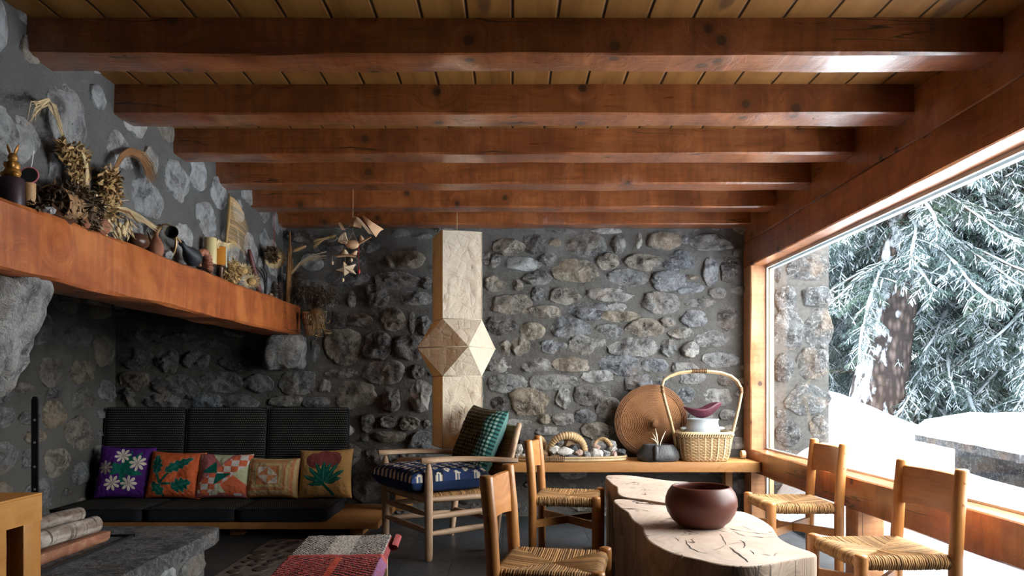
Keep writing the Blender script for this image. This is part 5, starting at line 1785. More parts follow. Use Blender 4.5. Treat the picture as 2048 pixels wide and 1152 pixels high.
mb.build('body', M['gold'], t, sharp=None)
for s, l in ((-1, .0), (1, .004)):
    mb = MB(); mb.tube([(s * .007, 0, .09), (s * .012, 0, .105), (s * .018, .002, .12), (s * .023, .004, .133)], [.005, .0075, .007, .002], 8, flat=.5); mb.build('ear', M['gold'], t, sharp=None)
p = mant(58, -1.925)
mb = MB(); H_ = zz(367, p.y) - ZM
mb.lathe([(.022, 0), (.0235, .003), (.0235, H_ - .006), (.0245, H_ - .005), (.0245, H_), (.021, H_), (.020, .01), (.001, .01)], 24, cap1=False)
single('bamboo_cup', mb, M['bamboo'], 'narrow tan bamboo cup next to the dark cylinder box on the mantel', 'cup', p)
t = thing('hand_mirror', 'little oval black mirror with a pink corded edge stuck in the bamboo cup', 'mirror', p + Vector((.004, -.006, H_ + .030)))
t.rotation_euler = (PI / 2 - .2, .5, .3)
mb = MB(); mb.lathe([(.028, -.003), (.029, 0), (.028, .003)], 30, sy=1.15); mb.build('disc', M['blackin'], t)
mb = MB(); mb.tube([(.030 * math.cos(a), .0345 * math.sin(a), 0) for a in [2 * PI * k / 36 for k in range(36)]], .0035, 6, closed=True); mb.build('corded_edge', M['pink'], t, sharp=None)
mb = MB(); mb.tube([(-.012, .034, 0), (-.03, .075, .0), (-.042, .10, 0)], .0022, 6); mb.build('handle', M['white'], t)
p = mant(108)
t = thing('drum_basket', 'dark woven drum basket lying on its side and stuffed with dried moss on the mantel', 'basket', (p.x - .005, p.y, ZM + .077))
mb = MB(); mb.M = Matrix.Rotation(-PI / 2, 4, 'X')
mb.lathe([(.074, 0), (.076, .004), (.076, .20), (.07, .205), (.066, .2), (.066, .02), (.07, .0)], 40, cap0=False, cap1=False)
mb.lathe([(.068, .19), (.01, .19)], 24, cap0=False)
mb.build('drum', M['smallweave'], t, sharp=50, uv='cyl')
mb = MB(); mb.tube([(.075 * math.cos(a), -.002, .075 * math.sin(a)) for a in [2 * PI * k / 44 for k in range(44)]], .004, 6, closed=True); mb.build('rim', M['bamboo'], t, sharp=None)
mb = MB(); mb.blob((0, .06, 0), .062, 3, .2, 2, 1); fuzz(mb, (0, .0, 0), .064, 420, .04, .0075, rd, (1, .5, 1)); mb.build('moss', M['darkdry'], t, sharp=None)
p = mant(72, -1.87)
mb = MB(); fuzz(mb, (0, 0, .022), .018, 60, .03, .007, rd, (1.2, 1.2, 1)); mb.blob((0, 0, .012), .013, 2, .2, 3, 2)
single('dried_seed_head', mb, M['darkdry'], 'small dark dried seed head at the mantel edge below the bamboo cup', 'seed head', p, sharp=None)
p = mant(97, -1.875)
mb = MB(); mb.blob((0, 0, .022), .026, 3, .3, 1.5, 4, (.9, 1, .85), facet=6)
single('stone', mb, M['rockgrey'], 'grey white rock at the mantel edge below the drum basket', 'stone', p, sharp=25)
p = mant(125, -1.872)
t = thing('seed_pod', 'open brown seed pod leaning at the mantel edge under the dark dried bouquet', 'seed pod', p)
mb = MB()
P_ = [(-.03, -.02, .07), (-.015, -.01, .045), (.0, .0, .022), (.012, .03, .012), (.02, .06, .016)]
mb.ribbon(P_, [.004, .028, .034, .028, .004], nrm=(.3, -.6, .7), fold=-.8); mb.ribbon([Vector(q) + Vector((.006, -.008, -.004)) for q in P_], [.006, .032, .040, .032, .006], nrm=(.3, -.6, .7), fold=-.8)
mb.build('husk', M['nut'], t, sharp=None)
p = mant(152)
t = thing('dark_dried_bouquet', 'dense dark brown dried flower ball in the middle of the near mantel display', 'dried flowers', p)
mb = MB(); mb.blob((0, 0, .085), .080, 3, .3, 2, 3, (.9, 1.35, 1.05)); fuzz(mb, (0, 0, .09), .098, 1500, .042, .0085, rd, (.8, 1.45, 1.05)); mb.build('flower_head', M['darkdry'], t, sharp=None)
mb = MB(); fuzz(mb, (.02, .12, .075), .06, 420, .04, .011, rd, (.8, 1.0, 1.4)); mb.build('straw_flowers', M['palefrond'], t, sharp=None)
p = mant(138, -1.95)
t = thing('dried_palm_plume', 'tall dried palm plume curving over at its tip, nearest to the viewer on the mantel', 'dried palm', p)
m = p.y / F
def rel(px, py, dx=0.0): 
    """photo point carried onto the plane of the mantel display"""
    x = p.x + dx; d = x * F / (px - 1024)
    return Vector((x - p.x, d - p.y, zz(py, d) - ZM))
mb = MB()
for k in range(22):
    j = lambda s: rd.uniform(-s, s)
    P_ = [rel(150 + j(4), 405), rel(143 + j(4), 340), rel(129 + j(3), 285), rel(119 + j(5), 250), rel(106 + j(8), 215 + j(5)), rel(92 + j(9), 203 + j(6), .02), rel(74 + j(12), 212 + j(10), .03 + j(.02)), rel(64 + j(14), 245 + j(16), .03 + j(.02))]
    P_ = P_[:rd.choice((6, 7, 8, 8))]
    mb.ribbon(P_, [.006] * (len(P_) - 1) + [.001], nrm=(1, rd.uniform(-1, 1), .3), fold=.3)
mb.build('plume', M['palefrond'], t, sharp=None)
mb = MB()
for (x0, y0, x1, y1) in ((150, 400, 150, 292), (160, 400, 170, 300), (135, 330, 122, 285)):
    mb.tube([rel(x0, y0, .015), rel((x0 + x1) / 2, (y0 + y1) / 2, .015), rel(x1, y1, .015)], [.016, .016, .010], 8)
    for k in range(150):
        u = k / 150; q = rel(lerp(x0, x1, u) + rd.gauss(0, 4), lerp(y0, y1, u), .02)
        curl(mb, q, (rd.gauss(0, .6), rd.gauss(0, 1), .8), .035, .011, rd, .3, 4, .8)
mb.build('braided_straw', M['straw'], t, sharp=None)
mb = MB()
for k in range(10):
    a = rd.uniform(-1, 1)
    P_ = [rel(165 + a * 4, 300, .02), rel(174 + a * 5, 320, .03), rel(178 + a * 5, 355, .035), rel(175 + a * 6, 372 + 8 * a, .035)]
    mb.ribbon(P_, [.007, .008, .007, .002], nrm=(1, a, 0), fold=.3)
mb.build('hanging_leaf', M['palefrond'], t, sharp=None)
p = mant(212, -1.94)
t = thing('tasselled_straw_bundle', 'dried straw bundle with a brown tassel bent over to the right, standing on the mantel', 'dried straw', p)
mb = MB(); q0, q1 = rel(208, 440), rel(222, 345)
mb.tube([q0, q0.lerp(q1, .5), q1], [.035, .034, .022], 10)
for k in range(620):
    u = rd.random(); q = q0.lerp(q1, u) + Vector((rd.gauss(0, .018), rd.gauss(0, .034 * (1.2 - .35 * u)), rd.gauss(0, .01)))
    curl(mb, q, (rd.gauss(.3, .6), rd.gauss(0, 1), rd.gauss(.4, .6)), .038, .010, rd, .3, 4, .9)
mb.build('bundle', M['straw'], t, sharp=None)
mb = MB()
for k in range(70):
    j = rd.gauss(0, 1); j2 = rd.gauss(0, 1)
    P_ = [rel(226 + j, 352), rel(234 + 2 * j, 330 + j2), rel(246 + 2.5 * j, 310 + 2.5 * j2), rel(264 + 3 * j, 302 + 4 * j2), rel(283 + 4 * j, 310 + 5 * j2), rel(296 + 5 * j, 332 + 5 * j2, j2 * .005), rel(303 + 6 * j, 358 + 6 * j2, j2 * .01)]
    mb.tube(P_, [.0016] * 6 + [.0006], 4, caps=False)
mb.build('tassel', M['rustdry'], t, sharp=None)
mb = MB(); mb.tube([rel(215, 405), rel(240, 402), rel(258, 400)], .0015, 5)
for k in range(24):
    u = k / 24; q = rel(lerp(205, 238, u), lerp(418, 402, u), .02); curl(mb, q, (0, .4, 1), .02, .005, rd, .2)
    curl(mb, q, (0, .4, -1), .02, .005, rd, .2)
mb.build('wheat_ear', M['palefrond'], t, sharp=None)
p = mant(194, -1.89)
t = thing('terracotta_pot', 'small terracotta pot lying among the dried fronds on the mantel', 'pot', p + Vector((0, 0, .048))); t.rotation_euler = (.5, -.9, .4)
mb = MB(); mb.lathe([(.018, -.055), (.036, -.045), (.047, -.015), (.046, .015), (.038, .035), (.036, .05), (.040, .058), (.034, .058), (.03, .04), (.038, .0), (.001, -.03)], 28, cap1=False); mb.build('body', M['terra'], t, sharp=None)
p = mant(168, -1.868)
mb = MB(); mb.lathe([(.016, 0), (.024, .012), (.022, .03), (.012, .042), (.016, .052), (.001, .05)], 20, cap1=False)
single('clay_whistle', mb, M['terra'], 'tiny red clay vessel at the mantel edge left of the terracotta pot', 'vessel', p, sharp=None)
p = mant(235, -1.91)
t = thing('dried_palm_frond', 'pale dried palm frond lying along the mantel and fanning to the right', 'dried palm', p)
mb = MB()
for k in range(70):
    j = rd.gauss(0, 1); u = k / 70
    P_ = [rel(200 + 10 * u, 432 - 8 * u), rel(225 + 8 * u, 418 - 4 * u + 1.5 * j), rel(250 + 10 * u, 418 + 14 * u + 2 * j, .01), rel(275 + 14 * u, 430 + 14 * u + 2 * j, .02), rel(300 + 18 * u, 450 + 12 * u + 3 * j, .02 + .01 * j)]
    P_ = P_[:rd.choice((4, 5, 5))]
    mb.ribbon(P_, [.005] * (len(P_) - 1) + [.001], nrm=(1, rd.uniform(-.6, .6), .5), fold=.3)
mb.build('frond', M['palefrond'], t, sharp=None)
mb = MB(); mb.tube([rel(200, 428), rel(232, 418, .02), rel(258, 424, .03), rel(276, 446, .04)], [.006, .005, .0045, .003], 7); mb.build('stalk', M['rustdry'], t, sharp=None)
mb = MB()
for k in range(12):
    q = rel(rd.uniform(232, 254), rd.uniform(445, 470), .04); mb.blob(tuple(q), rd.uniform(.008, .016), 2, .3, 2, k, (.8, .8, 1.3))
for k in range(40):
    q = rel(rd.uniform(225, 262), rd.uniform(430, 470), .03); curl(mb, q, (.4, rd.gauss(0, .5), -1), .05, .007, rd, .4)
mb.build('seed_cluster', M['palefrond'], t, sharp=None)
p = mant(275, -1.895)
mb = MB(); mb.blob((0, 0, .042), .05, 3, .06, 1, 2, (1.05, 1.25, .85)); mb.lathe([(.016, .0), (.02, .004), (.02, .01)], 16)
single('nut_shell', mb, M['nut'], 'glossy dark brown nutshell bowl on the mantel beneath the palm frond', 'nutshell', p, sharp=None)
p = mant(313, -1.89)
mb = MB(); mb.lathe([(.018, 0), (.030, .01), (.036, .035), (.032, .065), (.018, .09), (.010, .105), (.008, .125), (.010, .132), (.001, .13)], 24, cap1=False, wob=lambda a, z: .05 * math.sin(3 * a + z * 20))
single('clay_bottle', mb, M['terra'], 'slim reddish clay bottle between the nutshell and the brass horn', 'bottle', p, sharp=None)
p = mant(298, -1.95)
mb = MB(); fuzz(mb, (0, 0, .06), .04, 120, .045, .008, rd, (.7, 1.2, 1.2)); mb.blob((0, 0, .04), .035, 2, .2, 2, 3)
single('dried_pod_cluster', mb, M['rustdry'], 'rusty dried pods behind the slim clay bottle on the mantel', 'dried pods', p, sharp=None)
# coiled brass horn
p = mant(331, -1.925)
t = thing('brass_horn', 'coiled old brass horn with a black open bell, resting on the mantel', 'horn', p + Vector((0, 0, .108)))
mb = MB(); P_, R_ = [], []
for k in range(50):
    a = math.radians(150 - 360 * 1.05 * k / 49); P_.append((.018 * math.sin(k * .13), .098 * math.cos(a), .098 * math.sin(a))); R_.append(lerp(.005, .017, (k / 49) ** 1.3))
mb.tube(P_, R_, 12); mb.build('coil', M['brass'], t, sharp=None)
mb = MB(); e = Vector((.035, .0, .05))
mb.M = Matrix.Translation(e) @ Matrix.Rotation(PI / 2 - .1, 4, 'X') @ Matrix.Rotation(.35, 4, 'Y')
mb.lathe([(.012, -.10), (.014, -.06), (.020, -.02), (.030, .01), (.036, .022), (.037, .024), (.034, .022), (.024, .0), (.012, -.05), (.001, -.06)], 30, cap1=False)
mb.build('bell', M['brass'], t, sharp=None)
mb = MB(); mb.M = Matrix.Translation(e) @ Matrix.Rotation(PI / 2 - .1, 4, 'X') @ Matrix.Rotation(.35, 4, 'Y'); mb.lathe([(.0335, .0215), (.0235, .0), (.0115, -.05), (.001, -.058)], 28, cap0=False, cap1=False); mb.build('dark_bore', M['blackin'], t, sharp=None)
p = mant(336, -1.875)
mb = MB(); mb.blob((0, 0, .026), .03, 3, .3, 1.6, 6, (.8, 1.1, .95), facet=6)
single('stone', mb, M['rockgrey'], 'rough grey stone inside the loop of the brass horn', 'stone', p, sharp=25)
# black gourd bottle
p = mant(384, -1.89)
t = thing('black_bottle', 'matt black gourd shaped bottle lying on the mantel beside the brass horn', 'bottle', p + Vector((0, 0, .052)))
mb = MB(); a_, b_ = Vector((0, .075, -.005)), Vector((-.02, -.10, .085))
PR = [(0, .004), (.05, .03), (.18, .050), (.36, .052), (.52, .042), (.66, .026), (.76, .017), (.86, .014), (.93, .014), (.94, .018), (1.0, .016)]
mb.tube([a_.lerp(b_, u) for u, r in PR], [r for u, r in PR], 22); mb.build('body', M['slatebottle'], t, sharp=None)
mb = MB(); mb.tube([b_, b_.lerp(a_, -.25)], [.009, .006], 8); mb.build('reed_stopper', M['brass'], t)
p = mant(408, -1.93)
t = thing('ribbed_horn', 'curved ribbed brown animal horn between the black bottle and the cream candle', 'horn', p)
mb = MB(); P_, R_ = [], []
for k in range(80):
    a = PI * (1.12 - 1.25 * k / 79); P_.append((0, .066 * math.cos(a), .075 + .075 * math.sin(a))); R_.append(lerp(.012, .030, k / 79) * (1 + .10 * math.sin(k * 1.05)))
mb.tube(P_, R_, 14); mb.build('horn', M['horn'], t, sharp=None)
# candles on their sticks
p = mant(421, -1.935); zb2, zt2 = zz(528, p.y), zz(476, p.y)
mb = MB(); mb.lathe([(.034, 0), (.036, .006), (.016, .014), (.012, .05), (.018, zb2 - ZM - .014), (.036, zb2 - ZM - .006), (.036, zb2 - ZM)], 24)
single('candlestick', mb, M['nut'], 'dark candlestick carrying the tall cream candle on the mantel', 'candlestick', p, sharp=35)
mb = MB(); mb.lathe([(.037, 0), (.038, .004), (.038, zt2 - zb2 - .004), (.035, zt2 - zb2), (.012, zt2 - zb2 - .005)], 28)
single('candle', mb, M['wax'], 'tall cream pillar candle on the mantel', 'candle', (p.x, p.y, zb2), sharp=40)
p = mant(442, -1.93); zb2, zt2 = zz(531, p.y), zz(492, p.y)
mb = MB(); mb.lathe([(.030, 0), (.032, .006), (.014, .018), (.010, .05), (.016, zb2 - ZM - .012), (.032, zb2 - ZM - .006), (.032, zb2 - ZM)], 20)
single('candlestick', mb, M['nut'], 'turned brown stem holding the amber candle on the mantel', 'candlestick', p, sharp=35)
t = thing('amber_candle', 'squat amber orange candle with a cream edge, next to the cream candle', 'candle', (p.x, p.y, zb2)); t.rotation_euler = (0, 0, .35)
mb = MB(); mb.box(-.032, .030, -.026, .026, 0, zt2 - zb2 - .006, .009); mb.build('wax_block', M['amber'], t)
mb = MB(); mb.box(-.034, .036, .024, .034, 0, zt2 - zb2, .004); mb.box(.029, .037, -.024, .034, -.01, zt2 - zb2, .003); mb.build('cream_edge', M['cream'], t)
# palm leaf hung upon the wall
p = Vector((-1.945, 0, 0)); p.y = p.x * F / (457 - 1024); p.z = ZM
t = thing('hanging_palm_leaf', 'dried feather shaped palm leaf hanging on the chimney wall above the candles', 'dried palm', p)
mb = MB(); ST = [rel(459, 388), rel(458, 420), rel(455, 455), rel(452, 488)]
mb.tube(ST, [.006, .012, .013, .009], 8, flat=.6); mb.build('spine', M['straw'], t, sharp=None)
mb = MB()
for k in range(48):
    u = k / 47; y0 = 392 + 88 * u; x0 = 459 - 6 * u; L = lerp(14, 44, math.sin(PI * (.12 + .6 * u)))
    P_ = [rel(x0, y0), rel(x0 + L * .4, y0 + 3 + L * .12, .02), rel(x0 + L * .75, y0 + 8 + L * .3, .03), rel(x0 + L, y0 + 14 + L * .5, .03)]
    mb.ribbon(P_, [.0045, .004, .003, .001], nrm=(1, .2, rd.uniform(-.5, .5)), fold=.4)
mb.build('leaflet', M['straw'], t, sharp=None)['kind'] = 'stuff'
mb = MB()
for k in range(70):
    u = k / 69; a = PI * (.05 + .9 * u); x0, y0 = 453 - 16 * math.cos(a), 478 + 10 * math.sin(a)
    mb.ribbon([rel(x0, y0), rel(x0 - 4 * math.cos(a), y0 + 6, .01), rel(x0 - 6 * math.cos(a), y0 + 13, .015)], [.006, .005, .001], nrm=(1, 0, .3))
for k in range(12):
    a0_, a1_ = PI * (.05 + .9 * k / 12), PI * (.05 + .9 * (k + 1) / 12)
    mb.tube([rel(453 - 16 * math.cos(a), 478 + 10 * math.sin(a)) for a in (a0_, a1_)], .010, 6)
mb.build('fringe', M['palefrond'], t, sharp=None)
p = mant(463, -1.91)
t = thing('dried_yarrow_bunch', 'bunch of yellowish dried yarrow on the mantel right of the amber candle', 'dried flowers', p)
mb = MB(); fuzz(mb, (0, 0, .085), .072, 420, .035, .009, rd, (.7, 1.1, 1.15)); mb.blob((0, 0, .06), .05, 2, .25, 2, 1, (.7, 1, 1.1)); mb.build('flower_head', M['straw'], t, sharp=None)
def thistle(lab, px, py, r, x, tilt):
    p = mant(px, x); z = max(zz(py, p.y), ZM + r)
    t = thing('dried_thistle', lab, 'dried flower', (p.x, p.y, z))
    t.rotation_euler = (PI / 2 - .4, .0, tilt)
    mb = MB(); mb.blob((0, 0, 0), r * .62, 3, .08, 3, px, (1, 1, .55)); mb.build('heart', M['sun_yellow'], t, sharp=None)
    mb = MB()
    for k in range(64):
        a = 2 * PI * k / 64 + rd.uniform(-.05, .05); c, s = math.cos(a), math.sin(a); l = r * rd.uniform(1.15, 1.6)
        mb.ribbon([(c * r * .5, s * r * .5, -.004), (c * r * .85, s * r * .85, .004), (c * l, s * l, rd.uniform(.0, .02))], [.009, .007, .001], nrm=(0, 0, 1), fold=.3)
    mb.build('spiny_petal', M['palefrond'], t, sharp=None)
thistle('dried golden thistle higher of the two on the mantel', 488, 541, .042, -1.93, .5)
thistle('dried pale spiny thistle lower of the two, next to the red stick', 503, 563, .050, -1.90, .4)
p = mant(519, -1.93)
mb = MB(); a_, b_ = Vector((0, .02, .0)), rel(498, 500, -.03)
mb.tube([a_.lerp(b_, k / 8) + Vector((0, 0, .003 * math.sin(k))) for k in range(9)], [.018, .020, .021, .021, .020, .020, .019, .018, .012], 12)
single('red_stick', mb, M['redstick'], 'dark red wooden stick leaning on the chimney wall above the mantel', 'stick', p, sharp=None)
p = mant(529, -1.92)
t = thing('iron_fork', 'black curved iron fork leaning behind the mantel edge right of the red stick', 'fork', p)
for k, o in enumerate((-6, 0, 6)):
    mb = MB(); mb.tube([Vector((0, .02, .0)), rel(531 + o * .4, 560), rel(527 + o, 545), rel(520 + o * 1.2, 535)], [.006, .006, .005, .003], 7); mb.build('tine', M['iron'], t, sharp=None)
def cone(lab, px, h, x, seed, tilt):
    p = mant(px, x)
    t = thing('pine_cone', lab, 'pine cone', p); t.rotation_euler = (tilt, tilt * .5, seed)
    mb = MB(); mb.tube([(0, 0, 0), (0, 0, h)], [.012, .004], 8); n = 90
    for k in range(n):
        u = k / n; a = k * 2.39996; r = .033 * math.sin(PI * (.12 + .86 * u)) ** .8; z = h * u
        c, s = math.cos(a), math.sin(a)
        mb.ribbon([(c * .006, s * .006, z), (c * r * .7, s * r * .7, z + .004), (c * r * 1.15, s * r * 1.15, z + .014)], [.008, .017, .008], nrm=(0, 0, 1), fold=.3)
    mb.build('scales', M['cone'], t, sharp=None)
cone('dark pine cone standing on the mantel next to the iron fork', 547, .135, -1.91, 1, .05)
cone('dark pine cone standing on the mantel next to the cane bundle', 560, .15, -1.91, 2, -.04)
p = mant(541, -1.88)
mb = MB(); mb.blob((0, 0, .016), .02, 2, .2, 2, 3, (1, 1.4, .8)); single('brown_pebble', mb, M['rockbrown'], 'small brown pebble at the mantel edge in front of the pine cones', 'pebble', p, sharp=None)
p = mant(575, -1.92)
t = thing('cane_bundle', 'tall bundle of brown canes standing at the far end of the mantel', 'cane bundle', p)
for k in range(9):
    mb = MB(); jx, jy = rd.uniform(-.02, .02), rd.uniform(-.035, .035)
    top = rel(rd.choice((592, 590, 587, 583, 586)), rd.uniform(463, 530) if k else 463, .075); top.x = .05 + jx * .6; top.y = min(top.y, .0)
    b_ = Vector((jx, jy, 0)); mb.tube([b_, b_.lerp(top, .5) + Vector((0, rd.uniform(-.006, .006), 0)), top], [.011, .010, .008], 7); mb.build('cane', M['rustdry'], t, sharp=None)
mb = MB()
for k in range(5):
    j = rd.uniform(-1, 1)
    mb.tube([rel(578, 560), rel(585 + j, 545 + 2 * j, .06), rel(600, 528 + 4 * j, .13), rel(622, 516 + 5 * j, .22), rel(640, 512 + 6 * j, .30), rel(653, 511 + 8 * j, .36)][:6 if k < 3 else 5], .003, 6)
mb.build('arching_reed', M['palefrond'], t, sharp=None)
p2_ = p.copy()
mb = MB(); fuzz(mb, (.03, .0, .22), .045, 160, .06, .006, rd, (.7, 1, 1.4)); mb.tube([(.03, 0, 0), (.03, 0, .24)], .006, 6); fuzz(mb, (.035, 0, .08), .035, 120, .05, .008, rd, (.7, 1, 1.6), droop=.9)
single('dried_grass_tuft', mb, M['darkdry'], 'dark dried grass tuft beside the cane bundle at the end of the mantel', 'dried grass', p + Vector((.035, .01, 0)), sharp=None)
mb = MB(); a_, b_ = rel(586, 503, .07), rel(612, 492, .18)
mb.tube([a_.lerp(b_, k / 6) for k in range(7)], [.006, .017, .022, .023, .022, .018, .012], 10, flat=.6)
for k in range(4): c = a_.lerp(b_, .1 + .2 * k); mb.tube([c + Vector((0, 0, .01)), c + Vector((.0, .01, .035)), a_.lerp(b_, .2 + .2 * k) + Vector((0, 0, .01))], .003, 5)
single('driftwood_boat', mb, M['bamboo'], 'little pale driftwood boat tied to the cane bundle', 'ornament', p, sharp=None)
# sunflower hung from the beam
p = Vector((-1.90, 0, 0)); p.y = p.x * F / (548 - 1024); p.z = zz(515, p.y)
t = thing('hanging_sunflower', 'dried sunflower head hanging on a red thread before the chimney wall', 'dried flower', p)
mb = MB(); mb.M = Matrix.Rotation(1.9, 4, 'X') @ Matrix.Rotation(.5, 4, 'Y')
mb.lathe([(.001, -.012), (.045, -.010), (.056, 0), (.050, .012), (.001, .016)], 26, cap0=False, cap1=False); mb.build('heart', M['sun_yellow'], t, sharp=None)
mb = MB(); mb.M = Matrix.Rotation(1.9, 4, 'X') @ Matrix.Rotation(.5, 4, 'Y')
for k in range(60):
    a = 2 * PI * k / 60; c, s = math.cos(a), math.sin(a)
    mb.ribbon([(c * .045, s * .045, .004), (c * .075, s * .075, .02), (c * .085, s * .085, .055)], [.012, .012, .002], nrm=(0, 0, 1), fold=.4)
mb.build('petal', M['palefrond'], t, sharp=None)
mb = MB(); fuzz(mb, (-.0, -.05, .02), .05, 300, .04, .008, rd, (.8, 1.2, 1)); mb.build('dry_sepals', M['darkdry'], t, sharp=None)
mb = MB(); mb.tube([(0, 0, .03), (-.0, .0, 2.515 - p.z)], .0022, 5); mb.build('red_thread', M['redthread'], t)
# conical basket on the back wall with dried herbs
p = at(619, 672, 6.19)
t = thing('wall_basket', 'little tan woven basket on the back wall at the end of the mantel', 'basket', p)
mb = MB(); mb.lathe([(.001, 0), (.030, .004), (.040, .03), (.050, .09), (.058, .16), (.062, .20), (.058, .20), (.05, .12), (.03, .03)], 28, cap0=False, cap1=False); mb.build('body', M['smallweave'], t, sharp=None, uv='cyl')
mb = MB(); mb.tube([(.061 * math.cos(a), .061 * math.sin(a), .2) for a in [2 * PI * k / 30 for k in range(30)]], .005, 6, closed=True); mb.tube([(0, .06, .2), (0, .1, .26)], .003, 5); mb.build('rim', M['bamboo'], t, sharp=None)
t = thing('dried_herb_spray', 'dark dried herbs spraying out of the little wall basket', 'dried flowers', p + Vector((0, 0, .15)))
mb = MB()
for k in range(46):
    a = rd.uniform(-.3, 1.1); l = rd.uniform(.16, .30)
    e = Vector((math.sin(a) * l, rd.uniform(-.10, .0), .04 + math.cos(a) * l * .8))
    mb.tube([Vector((rd.uniform(-.03, .03), rd.uniform(-.03, .03), 0)), e * .5 + Vector((0, 0, .02)), e], .0018, 4, caps=False)
    for q in range(12): curl(mb, e + Vector((rd.gauss(0, .02), rd.gauss(0, .02), rd.gauss(0, .02))), (rd.gauss(0, 1), rd.gauss(0, 1), rd.gauss(.3, 1)), .03, .007, rd, .3, 3)
mb.build('herbs', M['darkdry'], t, sharp=None)
mb = MB()
for k in range(60):
    e = Vector((rd.uniform(.04, .16), rd.uniform(-.09, -.02), rd.uniform(-.16, .06)))
    mb.ribbon([(.03, -.03, .05), (e.x * .7, e.y, .06 + .4 * max(0, e.z)), tuple(e)], [.004, .006, .003], nrm=(0, 1, .2))
    curl(mb, e, (rd.gauss(0, 1), 0, -1), .05, .008, rd, .2, 4, 1.2)
mb.build('hanging_straw', M['straw'], t, sharp=None)
p = at(645, 480, 6.27)
mb = MB()
for k in range(26):
    a = rd.uniform(-.22, .22); mb.ribbon([(.075, .02, .035 + a * .02), (0, -.01, a * .05), (-.075, -.01, -.035 + a * .22)], [.004, .005, .002], nrm=(0, 1, .3), fold=.3)
mb.tube([(.06, .02, .028), (.11, .03, .05)], [.02, .008], 7)
single('straw_bunch', mb, M['straw'], 'small straw bunch fixed to the back wall left of the mobile', 'dried straw', p, sharp=None)

# ------------------------------------------------------------------ mobile of bamboo skins
MD = 5.03
p = at(706, 470, MD)
t = thing('bamboo_mobile', 'hanging mobile of curled bamboo skins, a star and paper shells, under the beams', 'mobile', p)
def rm_(px, py, dy=0.0): q = at(px, py, MD + dy); return q - p
def patch(name, quad, mat, curve=.03, nu=10, nv=8, pleat=0):
    a, b_, c, d = [rm_(*q) for q in quad]; nn = Vector((0, -1, 0)); mb = MB(); vs_ = []
    for s in (0, 1):
        for j in range(nv + 1):
            for i in range(nu + 1):
                u, v = i / nu, j / nv
                q = a.lerp(b_, u).lerp(d.lerp(c, u), v) + nn * (curve * math.sin(PI * v) + (pleat * (1 if i % 2 else -1)) + .0015 * s) + Vector((0, 0, .3 * curve * math.sin(PI * u)))
                vs_.append(tuple(q))
    N1 = (nu + 1) * (nv + 1); fs = [(s * N1 + j * (nu + 1) + i, s * N1 + j * (nu + 1) + i + 1, s * N1 + (j + 1) * (nu + 1) + i + 1, s * N1 + (j + 1) * (nu + 1) + i) for s in (0, 1) for j in range(nv) for i in range(nu)]
    mb.add(vs_, fs); mb.build(name, M[mat], t, sharp=20 if pleat else None)
patch('curled_skin', ((697, 455, 0), (709, 432, .03), (728, 449, .06), (722, 457, 0)), 'shellpaper', .05)
patch('curled_skin', ((724, 432, .02), (734, 440, .0), (768, 459, .05), (752, 475, -.04)), 'shellpaper', .045)
patch('curled_skin', ((712, 434, -.03), (722, 440, -.03), (752, 474, -.05), (738, 468, -.05)), 'shellpaper2', .02)
patch('fan', ((687, 465, 0), (692, 466, 0), (697, 483, 0), (675, 483, 0)), 'shellpaper2', .02, 12, 6, .004)
patch('fan', ((675, 483, 0), (697, 483, 0), (693, 491, 0), (683, 487, 0)), 'shellpaper2', .015, 12, 4, .004)
patch('paper_bird', ((676, 446, 0), (682, 445, 0), (692, 462, 0), (684, 460, 0)), 'shellpaper', .01)
mb = MB(); q = rm_(705, 489); mb.blob(tuple(q), .045, 3, .06, 2, 3, (1.05, .5, .72)); mb.build('round_shell', M['shellpaper'], t, sharp=None)
patch('boat', ((668, 510, .03), (716, 510, .03), (712, 515, -.02), (676, 515, -.02)), 'shellpaper', .02)
patch('boat_sail', ((683, 509, 0), (688, 499, 0), (692, 500, 0), (698, 509, 0)), 'shellpaper2', .012)
patch('boat_sail', ((700, 510, 0), (708, 503, 0), (716, 502, 0), (713, 510, 0)), 'shellpaper', .012)
mb = MB(); mb.tube([rm_(717, 488), rm_(731, 480, -.03), (rm_(742, 474, -.04))], [.006, .007, .005], 7); mb.build('stick', M['bamboo'], t)
patch('sail', ((718, 486, 0), (720, 470, 0), (724, 472, 0), (729, 480, 0)), 'shellpaper', .012)
mb = MB(); c = rm_(690, 537); ST = [(671, 540), (684, 536), (687, 523), (697, 532), (712, 528), (706, 539), (713, 549), (699, 545), (689, 552), (686, 544)]
n = len(ST); vs_ = [tuple(rm_(x, y)) for x, y in ST] + [tuple(c + Vector((.0, -.03, .004))), tuple(c + Vector((0, .012, 0)))]
mb.add(vs_, [(i, (i + 1) % n, n) for i in range(n)] + [((i + 1) % n, i, n + 1) for i in range(n)]); mb.build('star', M['shellpaper2'], t, smooth=False)
for (x, y) in ((665, 526), (703, 520), (686, 560)):
    mb = MB(); mb.blob(tuple(rm_(x, y)), .010, 2, .3, 2, x, (.8, .6, 1.4)); mb.build('little_shell', M['shellpaper2'], t, sharp=None)
mb = MB()
for (a_, b_) in (((706, 376.2), (706, 466)), ((706, 464), (697, 482)), ((706, 464), (714, 482)), ((706, 466), (717, 486)), ((684, 490), (684, 510)), ((690, 512), (690, 530)), ((665, 510), (665, 522))): mb.tube([rm_(*a_), rm_(*b_)], .0012, 4)
mb.build('thread', M['thread'], t)
mb = MB(); mb.tube([rm_(717, 488), rm_(718, 540)], .0014, 4); mb.tube([rm_(718, 538), rm_(718, 543), rm_(718, 548)], [.004, .009, .003], 8); mb.build('red_bead', M['redthread'], t, sharp=None)
